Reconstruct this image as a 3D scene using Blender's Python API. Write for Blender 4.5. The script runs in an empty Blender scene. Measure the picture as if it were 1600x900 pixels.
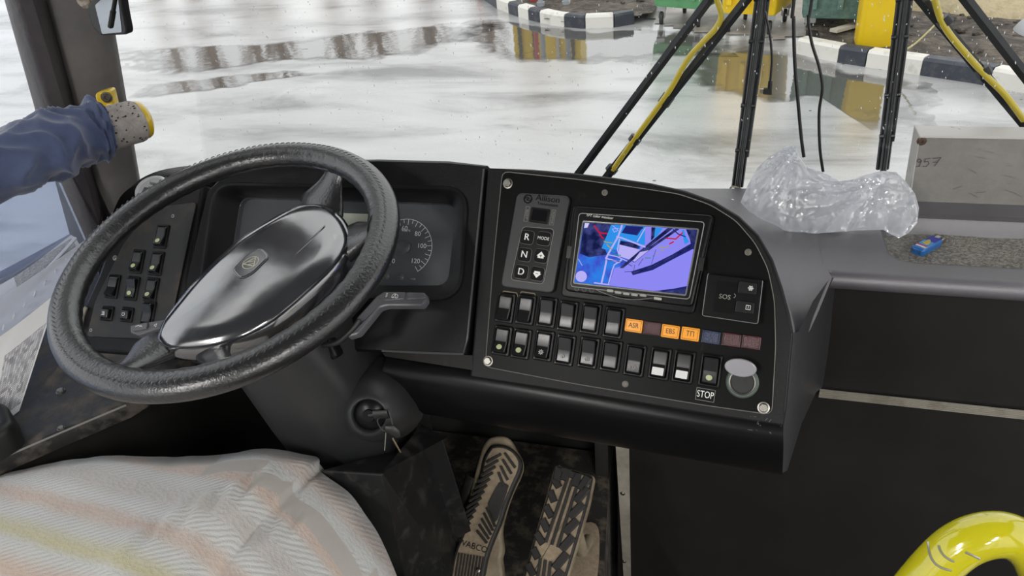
import bpy, bmesh, math, random
from mathutils import Vector as V, noise
random.seed(7)
SC = bpy.context.scene
COL = SC.collection

# ------------------------------------------------------------------ camera
FPX = 1142.0
YAW, PITCH, ROLL = math.radians(18), math.radians(32), math.radians(5.5)
CP = V((0, 0, 2.1))
FW = V((-math.sin(YAW)*math.cos(PITCH), math.cos(YAW)*math.cos(PITCH), -math.sin(PITCH)))
_rt = V((math.cos(YAW), math.sin(YAW), 0))
_up = _rt.cross(FW)
RT = _rt*math.cos(ROLL) - _up*math.sin(ROLL)
UP = _up*math.cos(ROLL) + _rt*math.sin(ROLL)
cam_data = bpy.data.cameras.new('camera')
cam = bpy.data.objects.new('camera', cam_data); COL.objects.link(cam)
cam_data.sensor_width = 36.0; cam_data.lens = 36.0*FPX/1600.0
cam_data.clip_start = 0.02; cam_data.clip_end = 400
from mathutils import Matrix
cam.matrix_world = Matrix(((RT.x, UP.x, -FW.x, CP.x), (RT.y, UP.y, -FW.y, CP.y), (RT.z, UP.z, -FW.z, CP.z), (0, 0, 0, 1)))
SC.camera = cam
SC.view_settings.view_transform = 'Standard'; SC.view_settings.look = 'None'
SC.view_settings.gamma = 1; SC.view_settings.use_curve_mapping = False
SC.view_settings.exposure = 0.0

# ------------------------------------------------------------------ sky and lamps
world = bpy.data.worlds.new('overcast_sky'); SC.world = world; world.use_nodes = True
wn = world.node_tree.nodes; wl = world.node_tree.links; wn.clear()
_o = wn.new('ShaderNodeOutputWorld'); _b = wn.new('ShaderNodeBackground')
_tc = wn.new('ShaderNodeTexCoord'); _nz = wn.new('ShaderNodeTexNoise'); _cr = wn.new('ShaderNodeValToRGB')
_nz.inputs['Scale'].default_value = 2.2; _nz.inputs['Detail'].default_value = 5
_cr.color_ramp.elements[0].position = .3; _cr.color_ramp.elements[0].color = (.80, .80, .81, 1)
_cr.color_ramp.elements[1].position = .62; _cr.color_ramp.elements[1].color = (1.0, .985, .965, 1)
wl.new(_tc.outputs['Generated'], _nz.inputs['Vector']); wl.new(_nz.outputs['Fac'], _cr.inputs['Fac'])
wl.new(_cr.outputs['Color'], _b.inputs['Color']); _b.inputs['Strength'].default_value = 1.68
wl.new(_b.outputs['Background'], _o.inputs['Surface'])

def area_lamp(name, loc, size, sizey, power, rot=(0, 0, 0), color=(1, .98, .95)):
    d = bpy.data.lights.new(name, 'AREA'); d.shape = 'RECTANGLE'; d.size = size; d.size_y = sizey
    d.energy = power; d.color = color
    o = bpy.data.objects.new(name, d); COL.objects.link(o); o.location = loc; o.rotation_euler = rot
    return o
FILL_POWER = 34.0      # fill lamps added under the ceiling to brighten the cab

# ------------------------------------------------------------------ pixel -> world helpers
def ray(x, y): return FW + RT*((x-800)/FPX) - UP*((y-450)/FPX)
def pt(x, y, d): return CP + ray(x, y)*d
def pz(x, y, z): r = ray(x, y); return CP + r*((z-2.1)/r.z)
def py(x, y, Y): r = ray(x, y); return CP + r*(Y/r.y)
def pX(x, y, X): r = ray(x, y); return CP + r*(X/r.x)
def depth(P): return (P-CP).dot(FW)

class Plane:
    """a real plane in the bus: origin, horizontal direction h, up direction u, outward normal n"""
    def __init__(s, o=None, a=0, T=0, hun=None):
        if hun: s.o, s.h, s.u, s.n = hun
        else:
            a = math.radians(a); T = math.radians(T)
            s.h = V((math.cos(a), math.sin(a), 0)); bk = V((-math.sin(a), math.cos(a), 0))
            s.u = V((0, 0, 1))*math.cos(T) + bk*math.sin(T); s.n = s.h.cross(s.u); s.o = V(o)
    def hit(s, x, y, k=0):
        r = ray(x, y); t = ((s.o+s.n*k-CP).dot(s.n))/r.dot(s.n); return CP + r*t
    def uv(s, x, y, k=0):
        P = s.hit(x, y, k)-s.o; return (P.dot(s.h), P.dot(s.u))
    def P(s, a, b, k=0): return s.o + s.h*a + s.u*b + s.n*k
    def uvs(s, pts, k=0): return [s.uv(x, y, k) for x, y in pts]

# ------------------------------------------------------------------ materials
def M(name, col, rough=.5, metal=0, bump=None, spec=.5, coat=0, emit=None, es=1, var=None, trans=0, alpha=1, sheen=0, ior=None):
    """procedural material; bump=(scale,strength,dist); var=(scale, colour2, lo, hi) colour variation"""
    m = bpy.data.materials.new(name); m.use_nodes = True
    nt = m.node_tree; n = nt.nodes; l = nt.links; p = n['Principled BSDF']
    p.inputs['Base Color'].default_value = (*col, 1); p.inputs['Roughness'].default_value = rough
    p.inputs['Metallic'].default_value = metal; p.inputs['Specular IOR Level'].default_value = spec
    p.inputs['Coat Weight'].default_value = coat; p.inputs['Coat Roughness'].default_value = .08
    p.inputs['Transmission Weight'].default_value = trans; p.inputs['Alpha'].default_value = alpha
    p.inputs['Sheen Weight'].default_value = sheen
    if ior: p.inputs['IOR'].default_value = ior
    if emit: p.inputs['Emission Color'].default_value = (*emit, 1); p.inputs['Emission Strength'].default_value = es
    tc = n.new('ShaderNodeNewGeometry')
    if bump:
        t = n.new('ShaderNodeTexNoise'); t.inputs['Scale'].default_value = bump[0]; t.inputs['Detail'].default_value = 3
        b = n.new('ShaderNodeBump'); b.inputs['Strength'].default_value = bump[1]; b.inputs['Distance'].default_value = bump[2]
        l.new(tc.outputs['Position'], t.inputs['Vector']); l.new(t.outputs['Fac'], b.inputs['Height']); l.new(b.outputs['Normal'], p.inputs['Normal'])
    if var:
        t = n.new('ShaderNodeTexNoise'); t.inputs['Scale'].default_value = var[0]; t.inputs['Detail'].default_value = 6; t.inputs['Roughness'].default_value = .65
        r = n.new('ShaderNodeValToRGB'); r.color_ramp.elements[0].position = var[2]; r.color_ramp.elements[1].position = var[3]
        r.color_ramp.elements[0].color = (*col, 1); r.color_ramp.elements[1].color = (*var[1], 1)
        l.new(tc.outputs['Position'], t.inputs['Vector']); l.new(t.outputs['Fac'], r.inputs['Fac']); l.new(r.outputs['Color'], p.inputs['Base Color'])
        if len(var) > 4:
            rr = n.new('ShaderNodeMapRange'); rr.inputs['From Min'].default_value = var[2]; rr.inputs['From Max'].default_value = var[3]
            rr.inputs['To Min'].default_value = rough; rr.inputs['To Max'].default_value = var[4]
            l.new(t.outputs['Fac'], rr.inputs['Value']); l.new(rr.outputs['Result'], p.inputs['Roughness'])
    return m

def glass_mat(name, tint=(1, 1, 1), rough=.0, film=0.0):
    m = bpy.data.materials.new(name); m.use_nodes = True; nt = m.node_tree; n = nt.nodes; l = nt.links; n.clear()
    o = n.new('ShaderNodeOutputMaterial'); t = n.new('ShaderNodeBsdfTransparent'); g = n.new('ShaderNodeBsdfGlossy')
    x = n.new('ShaderNodeMixShader'); f = n.new('ShaderNodeFresnel'); f.inputs['IOR'].default_value = 1.3
    t.inputs['Color'].default_value = (*tint, 1); g.inputs['Roughness'].default_value = rough
    l.new(f.outputs['Fac'], x.inputs['Fac']); l.new(t.outputs[0], x.inputs[1]); l.new(g.outputs[0], x.inputs[2])
    if film:
        d = n.new('ShaderNodeBsdfDiffuse'); d.inputs['Color'].default_value = (.8, .83, .9, 1); x2 = n.new('ShaderNodeMixShader'); x2.inputs['Fac'].default_value = film
        l.new(x.outputs[0], x2.inputs[1]); l.new(d.outputs[0], x2.inputs[2]); l.new(x2.outputs[0], o.inputs['Surface'])
    else: l.new(x.outputs[0], o.inputs['Surface'])
    return m

BLK = M('textured_black_plastic', (.006, .006, .0065), .36, bump=(900, .35, .001), var=(9, (.010, .0095, .009), .45, .75, .5), spec=.2)
BLK2 = M('smooth_black_plastic', (.005, .005, .0055), .28, bump=(300, .08, .001), spec=.2)
PLATE = M('black_panel_plate', (.004, .004, .004), .36, bump=(1200, .1, .0005), var=(60, (.020, .018, .014), .62, .85), spec=.10)
PLATE2 = M('worn_black_panel_plate', (.012, .012, .012), .42, var=(14, (.05, .04, .026), .5, .75), spec=.4)
SHELF = M('dark_grey_moulded_plastic', (.078, .074, .085), .46, bump=(700, .35, .001), var=(12, (.10, .095, .107), .4, .7, .52), ior=2.2)
WALLB = M('black_cab_panel', (.0125, .012, .0115), .42, bump=(650, .2, .001), var=(5, (.016, .015, .014), .4, .7, .5), spec=.35)
VOID = M('dark_footwell_lining', (.012, .0115, .011), .8, var=(20, (.035, .03, .024), .55, .8))
FLOORM = M('dusty_rubber_floor', (.02, .018, .016), .9, bump=(200, .4, .003), var=(25, (.13, .105, .075), .48, .68))
LEATHER = M('worn_black_leather', (.010, .010, .011), .30, bump=(260, .40, .0016), ior=1.8)
PAD = M('glossy_black_hub_cover', (.010, .011, .015), .10, bump=(25, .04, .004), var=(8, (.025, .027, .032), .4, .7, .20), ior=3.0)
SILV = M('brushed_steel', (.30, .29, .26), .38, 1, var=(60, (.18, .16, .14), .5, .8))
CHROME = M('chrome', (.7, .7, .7), .15, 1)
LINE = M('worn_edge_grey', (.16, .155, .14), .5)
WHITE = M('printed_white', (.80, .80, .76), .5)
GREYT = M('embossed_dark_grey', (.006, .006, .006), .3)
GREYL = M('dim_grey_print', (.24, .24, .22), .5)
GREENL = M('pale_green_lens', (.42, .47, .25), .35)
ROCK = M('rocker_black_plastic', (.009, .009, .010), .25, ior=1.5)
ORNG = M('orange_indicator', (.95, .36, .01), .3)
REDL = M('dark_red_indicator', (.055, .006, .009), .2, bump=(1500, .3, .001))
BLUL = M('dark_blue_indicator', (.005, .016, .06), .2, bump=(1500, .3, .001))
YEL = M('yellow_paint', (.72, .50, .02), .25, coat=.5, var=(10, (.62, .44, .03), .4, .8))
RUBBER = M('black_rubber', (.014, .014, .014), .45)
DGREY = M('stalk_grey_plastic', (.09, .09, .098), .35)

CHK = M('shaded_cheek_plastic', (.026, .0255, .028), .42, bump=(500, .35, .001))  # shelf plastic with the shade of the cheek put into its colour
# ------------------------------------------------------------------ objects
def wloc(o):
    p = V(o.location)
    while o.parent: o = o.parent; p += V(o.location)
    return p
def tag(o, label=None, cat=None, group=None, kind=None):
    if label: o['label'] = label
    if cat: o['category'] = cat
    if group: o['group'] = group
    if kind: o['kind'] = kind
    return o
def thing(name, loc, label, cat, group=None):
    o = bpy.data.objects.new(name, None); COL.objects.link(o); o.location = loc; o.empty_display_size = .02
    return tag(o, label, cat, group)

class MB:
    def __init__(s): s.v = []; s.f = []; s.mi = []
    def add(s, vs, fs, mi=0):
        b = len(s.v); s.v += [V(v) for v in vs]; s.f += [[b+i for i in f] for f in fs]; s.mi += [mi]*len(fs); return s
    def build(s, name, mat, parent=None, smooth=40, org=None):
        me = bpy.data.meshes.new(name)
        if org is None:
            lo = [min(v[i] for v in s.v) for i in range(3)]; hi = [max(v[i] for v in s.v) for i in range(3)]
            org = V(((lo[0]+hi[0])/2, (lo[1]+hi[1])/2, lo[2]))
        me.from_pydata([v-org for v in s.v], [], s.f)
        mats = mat if isinstance(mat, (list, tuple)) else [mat]
        for m in mats: me.materials.append(m)
        me.polygons.foreach_set('material_index', s.mi)
        bm = bmesh.new(); bm.from_mesh(me); bmesh.ops.recalc_face_normals(bm, faces=bm.faces); bm.to_mesh(me); bm.free()
        if smooth:
            me.polygons.foreach_set('use_smooth', [True]*len(me.polygons))
            me.set_sharp_from_angle(angle=math.radians(smooth))
        me.update()
        o = bpy.data.objects.new(name, me); COL.objects.link(o)
        if parent: o.parent = parent; o.location = org-wloc(parent)
        else: o.location = org
        return o

def rpoly(pts, r, n=5):
    """round the corners of a 2D polygon"""
    out = []; N = len(pts)
    for i in range(N):
        p = V(pts[i]); a = V(pts[i-1])-p; b = V(pts[(i+1) % N])-p
        rr = min(r, a.length*.45, b.length*.45)
        A = p+a.normalized()*rr; B = p+b.normalized()*rr
        for j in range(n+1):
            t = j/n; q = A*(1-t)**2 + p*2*t*(1-t) + B*t*t; out.append((q.x, q.y))
    return out
def rect(cx, cy, w, h, rot=0):
    c, s = math.cos(rot), math.sin(rot)
    return [(cx+x*c-y*s, cy+x*s+y*c) for x, y in ((-w/2, -h/2), (w/2, -h/2), (w/2, h/2), (-w/2, h/2))]
def ell(cx, cy, rx, ry=None, n=28, rot=0):
    ry = ry or rx; c, s = math.cos(rot), math.sin(rot); o = []
    for i in range(n):
        t = 2*math.pi*i/n; x, y = rx*math.cos(t), ry*math.sin(t); o.append((cx+x*c-y*s, cy+x*s+y*c))
    return o
def inset(poly, d):
    cx = sum(p[0] for p in poly)/len(poly); cy = sum(p[1] for p in poly)/len(poly); N = len(poly); o = []
    area = sum(poly[i-1][0]*poly[i][1]-poly[i][0]*poly[i-1][1] for i in range(N)); sg = 1 if area > 0 else -1
    for i in range(N):
        a = V(poly[i-1]); b = V(poly[(i+1) % N]); t = (b-a)
        if t.length < 1e-9: o.append(poly[i]); continue
        t.normalize(); o.append((poly[i][0]-t.y*d*sg, poly[i][1]+t.x*d*sg))
    return o
def slab(mb, pl, poly, k0, k1, bev=0, mi=0, nb=2, cap=True, top_mi=None):
    """extrude a plane polygon from k0 to k1 along the normal, with a rounded top edge"""
    N = len(poly); rings = [(poly, k0)]
    if bev:
        for j in range(nb+1):
            t = j/nb*math.pi/2; rings.append((inset(poly, bev*(1-math.cos(t))), k1-bev*(1-math.sin(t))))
    else: rings.append((poly, k1))
    vs = []; fs = []
    for q, k in rings: vs += [pl.P(a, b, k) for a, b in q]
    for r in range(len(rings)-1):
        for i in range(N):
            j = (i+1) % N; fs.append([r*N+i, r*N+j, (r+1)*N+j, (r+1)*N+i])
    mb.add(vs, fs, mi)
    L = len(rings)-1
    mb.add(vs[L*N:], [list(range(N))], mi if top_mi is None else top_mi)
    if cap: mb.add(vs[:N], [list(range(N))][::-1], mi)
    return mb
def ring(mb, pl, loops, mi=0, closed=True):
    """loft successive loops [(poly,k),...]"""
    N = len(loops[0][0]); vs = []; fs = []
    for q, k in loops: vs += [pl.P(a, b, k) for a, b in q]
    for r in range(len(loops)-1):
        for i in range(N if closed else N-1):
            j = (i+1) % N; fs.append([r*N+i, r*N+j, (r+1)*N+j, (r+1)*N+i])
    return mb.add(vs, fs, mi)
def plate_hole(mb, pl, outer, holes, k, mi=0):
    bm = bmesh.new(); es = []
    for lp in [outer]+holes:
        vs = [bm.verts.new(pl.P(a, b, k)) for a, b in lp]
        for i in range(len(vs)): es.append(bm.edges.new((vs[i-1], vs[i])))
    bmesh.ops.triangle_fill(bm, use_beauty=True, use_dissolve=False, edges=es, normal=pl.n)
    bm.verts.index_update()
    mb.add([v.co.copy() for v in bm.verts], [[v.index for v in f.verts] for f in bm.faces], mi); bm.free(); return mb
def grid(mb, rows, mi=0, closed=False):
    n = len(rows[0]); vs = [p for r in rows for p in r]; fs = []
    for i in range(len(rows)-1):
        for j in range(n if closed else n-1):
            k = (j+1) % n; fs.append([i*n+j, i*n+k, (i+1)*n+k, (i+1)*n+j])
    return mb.add(vs, fs, mi)
def spline(pts, n=8):
    pts = [V(p) for p in pts]; o = []
    for i in range(len(pts)-1):
        p0 = pts[max(i-1, 0)]; p1 = pts[i]; p2 = pts[i+1]; p3 = pts[min(i+2, len(pts)-1)]
        for j in range(n):
            t = j/n; o.append(.5*((2*p1)+(p2-p0)*t+(2*p0-5*p1+4*p2-p3)*t*t+(3*p1-p0-3*p2+p3)*t**3))
    o.append(pts[-1]); return o
def tube(mb, pts, r, seg=10, mi=0, cap=True, flat=1, ref=None):
    """sweep a circle (or flattened ellipse) along points; r number or list"""
    pts = [V(p) for p in pts]; N = len(pts); R = r if isinstance(r, list) else [r]*N
    rows = []; prev = None
    for i in range(N):
        t = (pts[min(i+1, N-1)]-pts[max(i-1, 0)]).normalized()
        if prev is None:
            a = V(ref) if ref is not None else (V((0, 0, 1)) if abs(t.z) < .9 else V((1, 0, 0)))
        else: a = prev
        a = (a-t*a.dot(t)).normalized(); b = t.cross(a); prev = a
        rows.append([pts[i]+a*math.cos(2*math.pi*j/seg)*R[i]+b*math.sin(2*math.pi*j/seg)*R[i]*flat for j in range(seg)])
    grid(mb, rows, mi, True)
    if cap: mb.add(rows[0], [list(range(seg))], mi); mb.add(rows[-1], [list(range(seg))], mi)
    return mb
def box(mb, c, sx, sy, sz, rz=0, mi=0, taper=1.0, bev=0):
    """axis box, base at c, taper scales the bottom"""
    c = V(c); cs, sn = math.cos(rz), math.sin(rz); pl = Plane(hun=(c, V((cs, sn, 0)), V((-sn, cs, 0)), V((0, 0, 1))))
    if bev: return slab(mb, pl, rpoly(rect(0, 0, sx, sy), bev*1.5, 3), 0, sz, bev, mi)
    vs = [pl.P(x*sx/2*t, y*sy/2*t, z) for z, t in ((0, taper), (sz, 1)) for x, y in ((-1, -1), (1, -1), (1, 1), (-1, 1))]
    return mb.add(vs, [[0, 3, 2, 1], [4, 5, 6, 7], [0, 1, 5, 4], [1, 2, 6, 5], [2, 3, 7, 6], [3, 0, 4, 7]], mi)
def lathe(mb, pl, cx, cy, prof, seg=24, mi=0):
    """prof list of (radius,k) about the normal at (cx,cy)"""
    ring(mb, pl, [(ell(cx, cy, max(r, 1e-5), n=seg), k) for r, k in prof], mi); return mb
def text(s, pl, a, b, k, size, mat, parent, rot=0, name='lettering', ext=.0002, shear=0, mono=0, wide=1.0):
    cu = bpy.data.curves.new('t', 'FONT'); cu.body = s; cu.size = size; cu.align_x = 'CENTER'; cu.align_y = 'CENTER'
    cu.resolution_u = 3; cu.shear = shear
    to = bpy.data.objects.new('t', cu); COL.objects.link(to); bpy.context.view_layer.update()
    me = bpy.data.meshes.new_from_object(to.evaluated_get(bpy.context.evaluated_depsgraph_get()))
    c, sn = math.cos(rot), math.sin(rot); mb = MB()
    vs = [pl.P(a+(v.co.x*wide*c-v.co.y*sn), b+(v.co.x*wide*sn+v.co.y*c), k+ext) for v in me.vertices]
    mb.add(vs, [list(p.vertices) for p in me.polygons])
    bpy.data.objects.remove(to); bpy.data.curves.remove(cu); bpy.data.meshes.remove(me)
    return mb.build(name, mat, parent, smooth=0)
def stroke(mb, pl, pts, w, k, mi=0, closed=False):
    """thin flat line on a plane"""
    n = len(pts)
    for i in range(n if closed else n-1):
        a = V(pts[i]); b = V(pts[(i+1) % n]); d = (b-a)
        if d.length < 1e-7: continue
        d = d.normalized(); q = V((-d.y, d.x))*w/2; e = d*w*.3
        P = [a-e+q, a-e-q, b+e-q, b+e+q]
        mb.add([pl.P(p.x, p.y, k) for p in P], [[0, 1, 2, 3]], mi)
    return mb
def bolt(pl, x, y, r, parent, name='bolt', mat=None, hexa=True):
    a, b = pl.uv(x, y); mb = MB()
    lathe(mb, pl, a, b, [(r*1.3, 0), (r*1.3, r*.25), (r*1.0, r*.3)], 16)
    if hexa: slab(mb, pl, ell(a, b, r, n=6), r*.2, r*.9, r*.15)
    else:
        lathe(mb, pl, a, b, [(r*1.1, r*.2), (r*.8, r*.5), (r*.45, r*.5), (r*.4, r*.15), (0, r*.15)], 14)
    return mb.build(name, mat or SILV, parent)
def copy_tree(o, parent=None, delta=None):
    c = o.copy(); COL.objects.link(c)
    if parent: c.parent = parent
    if delta is not None: c.location = V(o.location)+V(delta)
    for ch in list(o.children): copy_tree(ch, c)
    return c

# ================================================================== SETTING: outdoors
GPL = Plane(hun=(V((0, 0, 0)), V((1, 0, 0)), V((0, 1, 0)), V((0, 0, 1))))
def asphalt_mat():
    m = bpy.data.materials.new('wet_asphalt'); m.use_nodes = True; nt = m.node_tree; n = nt.nodes; l = nt.links; p = n['Principled BSDF']
    g = n.new('ShaderNodeNewGeometry')
    mp = n.new('ShaderNodeMapping'); mp.inputs['Scale'].default_value = (.55, 1.5, 1); mp.inputs['Rotation'].default_value = (0, 0, .2)
    l.new(g.outputs['Position'], mp.inputs['Vector'])
    a = n.new('ShaderNodeTexNoise'); a.inputs['Scale'].default_value = .9; a.inputs['Detail'].default_value = 9; a.inputs['Roughness'].default_value = .62; a.inputs['Distortion'].default_value = .4
    l.new(mp.outputs[0], a.inputs['Vector'])
    r = n.new('ShaderNodeValToRGB'); e = r.color_ramp.elements
    e[0].position = .33; e[0].color = (.15, .147, .143, 1); e[1].position = .70; e[1].color = (.50, .49, .48, 1)
    x = e.new(.42); x.color = (.30, .296, .29, 1); x = e.new(.50); x.color = (.42, .415, .405, 1)
    l.new(a.outputs['Fac'], r.inputs['Fac'])
    # small dark stones and leaves on the surface
    v = n.new('ShaderNodeTexVoronoi'); v.inputs['Scale'].default_value = 3.2; v.inputs['Randomness'].default_value = 1
    l.new(g.outputs['Position'], v.inputs['Vector'])
    lt = n.new('ShaderNodeMath'); lt.operation = 'LESS_THAN'; lt.inputs[1].default_value = .045; l.new(v.outputs['Distance'], lt.inputs[0])
    s = n.new('ShaderNodeTexNoise'); s.inputs['Scale'].default_value = 90; s.inputs['Detail'].default_value = 2; l.new(g.outputs['Position'], s.inputs['Vector'])
    mx = n.new('ShaderNodeMix'); mx.data_type = 'RGBA'; l.new(lt.outputs[0], mx.inputs['Factor']); l.new(r.outputs['Color'], mx.inputs['A']); mx.inputs['B'].default_value = (.08, .07, .05, 1)
    mm = n.new('ShaderNodeMix'); mm.data_type = 'RGBA'; mm.blend_type = 'MULTIPLY'; mm.inputs['Factor'].default_value = .35
    l.new(mx.outputs['Result'], mm.inputs['A']); l.new(s.outputs['Color'], mm.inputs['B'])
    hs = n.new('ShaderNodeHueSaturation'); hs.inputs['Saturation'].default_value = .1; hs.inputs['Value'].default_value = 1.1; l.new(mm.outputs['Result'], hs.inputs['Color'])
    l.new(hs.outputs['Color'], p.inputs['Base Color'])
    # wetness: smooth where the noise is low
    w = n.new('ShaderNodeTexNoise'); w.inputs['Scale'].default_value = .35; w.inputs['Detail'].default_value = 6; l.new(mp.outputs[0], w.inputs['Vector'])
    mr = n.new('ShaderNodeMapRange'); mr.inputs['From Min'].default_value = .38; mr.inputs['From Max'].default_value = .62; mr.inputs['To Min'].default_value = .09; mr.inputs['To Max'].default_value = .34
    l.new(w.outputs['Fac'], mr.inputs['Value']); l.new(mr.outputs['Result'], p.inputs['Roughness'])
    b = n.new('ShaderNodeBump'); b.inputs['Strength'].default_value = .12; b.inputs['Distance'].default_value = .01; l.new(s.outputs['Fac'], b.inputs['Height']); l.new(b.outputs['Normal'], p.inputs['Normal'])
    p.inputs['Specular IOR Level'].default_value = .75
    return m
mb = MB(); mb.add([(-60, -15, 0), (40, -15, 0), (40, 60, 0), (-60, 60, 0)], [[0, 1, 2, 3]])
tag(mb.build('asphalt_ground', asphalt_mat(), smooth=0), kind='structure')

def rough_patch(pts, zh, amp, seed, step=.12, sc=1.5):
    """irregular ground patch over a polygon, as a height field with ragged edges"""
    xs = [p[0] for p in pts]; ys = [p[1] for p in pts]
    def inside(x, y):
        c = False
        for i in range(len(pts)):
            x1, y1 = pts[i-1]; x2, y2 = pts[i]
            if (y1 > y) != (y2 > y) and x < (x2-x1)*(y-y1)/(y2-y1)+x1: c = not c
        return c
    nx = int((max(xs)-min(xs))/step)+1; ny = int((max(ys)-min(ys))/step)+1; idx = {}; vs = []; fs = []
    def vert(i, j):
        if (i, j) not in idx:
            x = min(xs)+i*step; y = min(ys)+j*step; q = V((x*sc, y*sc, seed))
            idx[(i, j)] = len(vs); vs.append((x, y, zh+amp*noise.fractal(q, 1, 2, 4)))
        return idx[(i, j)]
    for i in range(nx):
        for j in range(ny):
            x = min(xs)+(i+.5)*step; y = min(ys)+(j+.5)*step
            dx = .15*noise.noise(V((x*2, y*2, seed)))
            if inside(x+dx, y+dx): fs.append([vert(i, j), vert(i+1, j), vert(i+1, j+1), vert(i, j+1)])
    return MB().add(vs, fs)
SOIL = M('wet_dark_soil', (.045, .035, .028), .8, bump=(18, .9, .08), var=(5, (.17, .14, .11), .42, .66))
# curb lines (front faces)
LC = [tuple(pz(x, y, 0).xy) for x, y in ((752, -3), (775, 13), (800, 23), (825, 31), (867, 41), (911, 45), (960, 43), (1012, 34), (1020, 20), (1022, 5))]
RC = [tuple(pz(x, y, 0).xy) for x, y in ((1243, 84), (1303, 97), (1347, 104), (1432, 117), (1525, 131), (1600, 146), (1700, 166))]
left_soil = [(-8, 15), (-4.0, 11.6)] + [(x+.05, y+.1) for x, y in LC] + [(-1.0, 15)]
tag(rough_patch(left_soil, .08, .05, 1).build('soil_verge', SOIL), kind='structure')
right_soil = [(1.3, 11), (.75, 8.3)] + [(x+.05, y+.1) for x, y in RC[1:]] + [(7, 5.5), (7, 12)]
tag(rough_patch(right_soil, .09, .05, 2).build('soil_verge', SOIL), kind='structure')
tag(rough_patch([(-.98, 9.1), (.5, 8.3), (.8, 8.5), (1.3, 9.2), (1.3, 12), (-1.0, 12)], .01, .01, 3).build('concrete_pad', M('wet_concrete', (.33, .30, .26), .5, var=(3, (.16, .14, .12), .4, .7))), kind='structure')

CW = M('white_painted_concrete', (.70, .68, .63), .6, var=(7, (.42, .39, .34), .55, .8), bump=(30, .3, .01))
CK = M('black_painted_concrete', (.035, .04, .055), .55, var=(9, (.12, .12, .12), .5, .8), bump=(30, .3, .01))
def curb(line, bounds, cols, labels, group):
    """blocks along a polyline; bounds are arc lengths"""
    L = [0]
    for i in range(1, len(line)): L.append(L[-1]+(V(line[i])-V(line[i-1])).length)
    def at(s):
        for i in range(1, len(L)):
            if s <= L[i] or i == len(L)-1:
                t = (s-L[i-1])/(L[i]-L[i-1]); return V(line[i-1]).lerp(V(line[i]), t)
    for q in range(len(bounds)-1):
        s0, s1 = bounds[q]+.006, bounds[q+1]-.006; rows = []
        for j in range(5):
            s = s0+(s1-s0)*j/4; p = at(s); t = (at(s+.02)-at(s-.02)).normalized(); nn = V((-t.y, t.x))
            if nn.y < 0: nn = -nn
            rows.append([(p.x+nn.x*d, p.y+nn.y*d, z) for d, z in ((0, -.05), (.0, .125), (.022, .15), (.13, .15), (.15, .13), (.15, -.05))])
        m = MB(); grid(m, rows, 0, True); m.add(rows[0], [list(range(6))]); m.add(rows[-1], [list(range(6))])
        tag(m.build('curb_stone', CW if cols[q] else CK, smooth=30), labels[q], 'curb stone', group)
def arc(line, px_list):
    """arc length of the curb point under a pixel column on the ground line"""
    out = []
    L = [0]
    for i in range(1, len(line)): L.append(L[-1]+(V(line[i])-V(line[i-1])).length)
    for x, y in px_list:
        P = pz(x, y, .12); best = (9e9, 0)
        for k in range(400):
            s = L[-1]*k/399; i = max(j for j in range(len(L)) if L[j] <= s+1e-9); i = min(i, len(L)-2)
            t = (s-L[i])/(L[i+1]-L[i]); c = V(line[i]).lerp(V(line[i+1]), t); d = (c-V((P.x, P.y))).length
            if d < best[0]: best = (d, s)
        out.append(best[1])
    return out
lb = arc(LC, [(760, 2), (774, 10), (790, 15), (808, 20), (825, 24), (867, 32), (911, 35), (960, 37), (1014, 30)])
lb = [lb[0]-.25]+lb[:]; lb[0] = 0; lb = sorted(lb)
curb(LC, lb, [0, 1, 0, 1, 0, 1, 0, 1, 0], [
    'dark curb stone at the far left end of the painted curb, at the top edge',
    'short pale curb stone second from the far end of the left curb',
    'short dark curb stone beside the orange rubbish behind it',
    'short white curb stone where the left curb bends, right of the orange rubbish',
    'short black curb stone just left of the long white one on the left curb',
    'white curb stone above the striped yellow puddle reflection, left one',
    'black curb stone between the two long white stones of the left curb',
    'white curb stone next to the corner of the left curb, near the green container',
    'black curb stone at the corner of the left curb beside the green container'], 'curb stones left of the containers')
rb = arc(RC, [(1243, 66), (1306, 80), (1347, 88), (1432, 102), (1525, 122), (1600, 134)]); rb = sorted(rb); rb[0] = 0; rb.append(rb[-1]+.6)
curb(RC, rb, [1, 0, 1, 0, 1, 0], [
    'white curb stone at the left end of the right curb, below the dark green container',
    'dark grey curb stone in front of the tall yellow bin, left side',
    'white curb stone in front of the yellow bin, crossed by the right wiper blade',
    'dark grey curb stone between the right wiper blade and its yellow hose',
    'white curb stone behind the yellow hose at the right edge',
    'dark curb stone past the white one at the right edge of the view'], 'curb stones right of the containers')

# puddles
PUD = M('puddle_water', (.09, .088, .083), .05, ior=2.7, bump=(9, .25, .004))
_nt = PUD.node_tree; _a = _nt.nodes.new('ShaderNodeAttribute'); _a.attribute_name = 'water'
_n2 = _nt.nodes.new('ShaderNodeNewGeometry'); _t2 = _nt.nodes.new('ShaderNodeTexNoise'); _t2.inputs['Scale'].default_value = 5; _t2.inputs['Detail'].default_value = 6
_m2 = _nt.nodes.new('ShaderNodeMath'); _m2.operation = 'MULTIPLY_ADD'; _m2.inputs[1].default_value = 1.3; _m3 = _nt.nodes.new('ShaderNodeMath'); _m3.operation = 'ADD'; _m3.inputs[1].default_value = -.62; _m3.use_clamp = True
_m4 = _nt.nodes.new('ShaderNodeMath'); _m4.operation = 'MULTIPLY'; _m4.inputs[1].default_value = 1.6; _m4.use_clamp = True
_nt.links.new(_n2.outputs['Position'], _t2.inputs['Vector']); _nt.links.new(_t2.outputs['Fac'], _m2.inputs[0]); _nt.links.new(_a.outputs['Fac'], _m2.inputs[2]); _nt.links.new(_m2.outputs[0], _m3.inputs[0])
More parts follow.
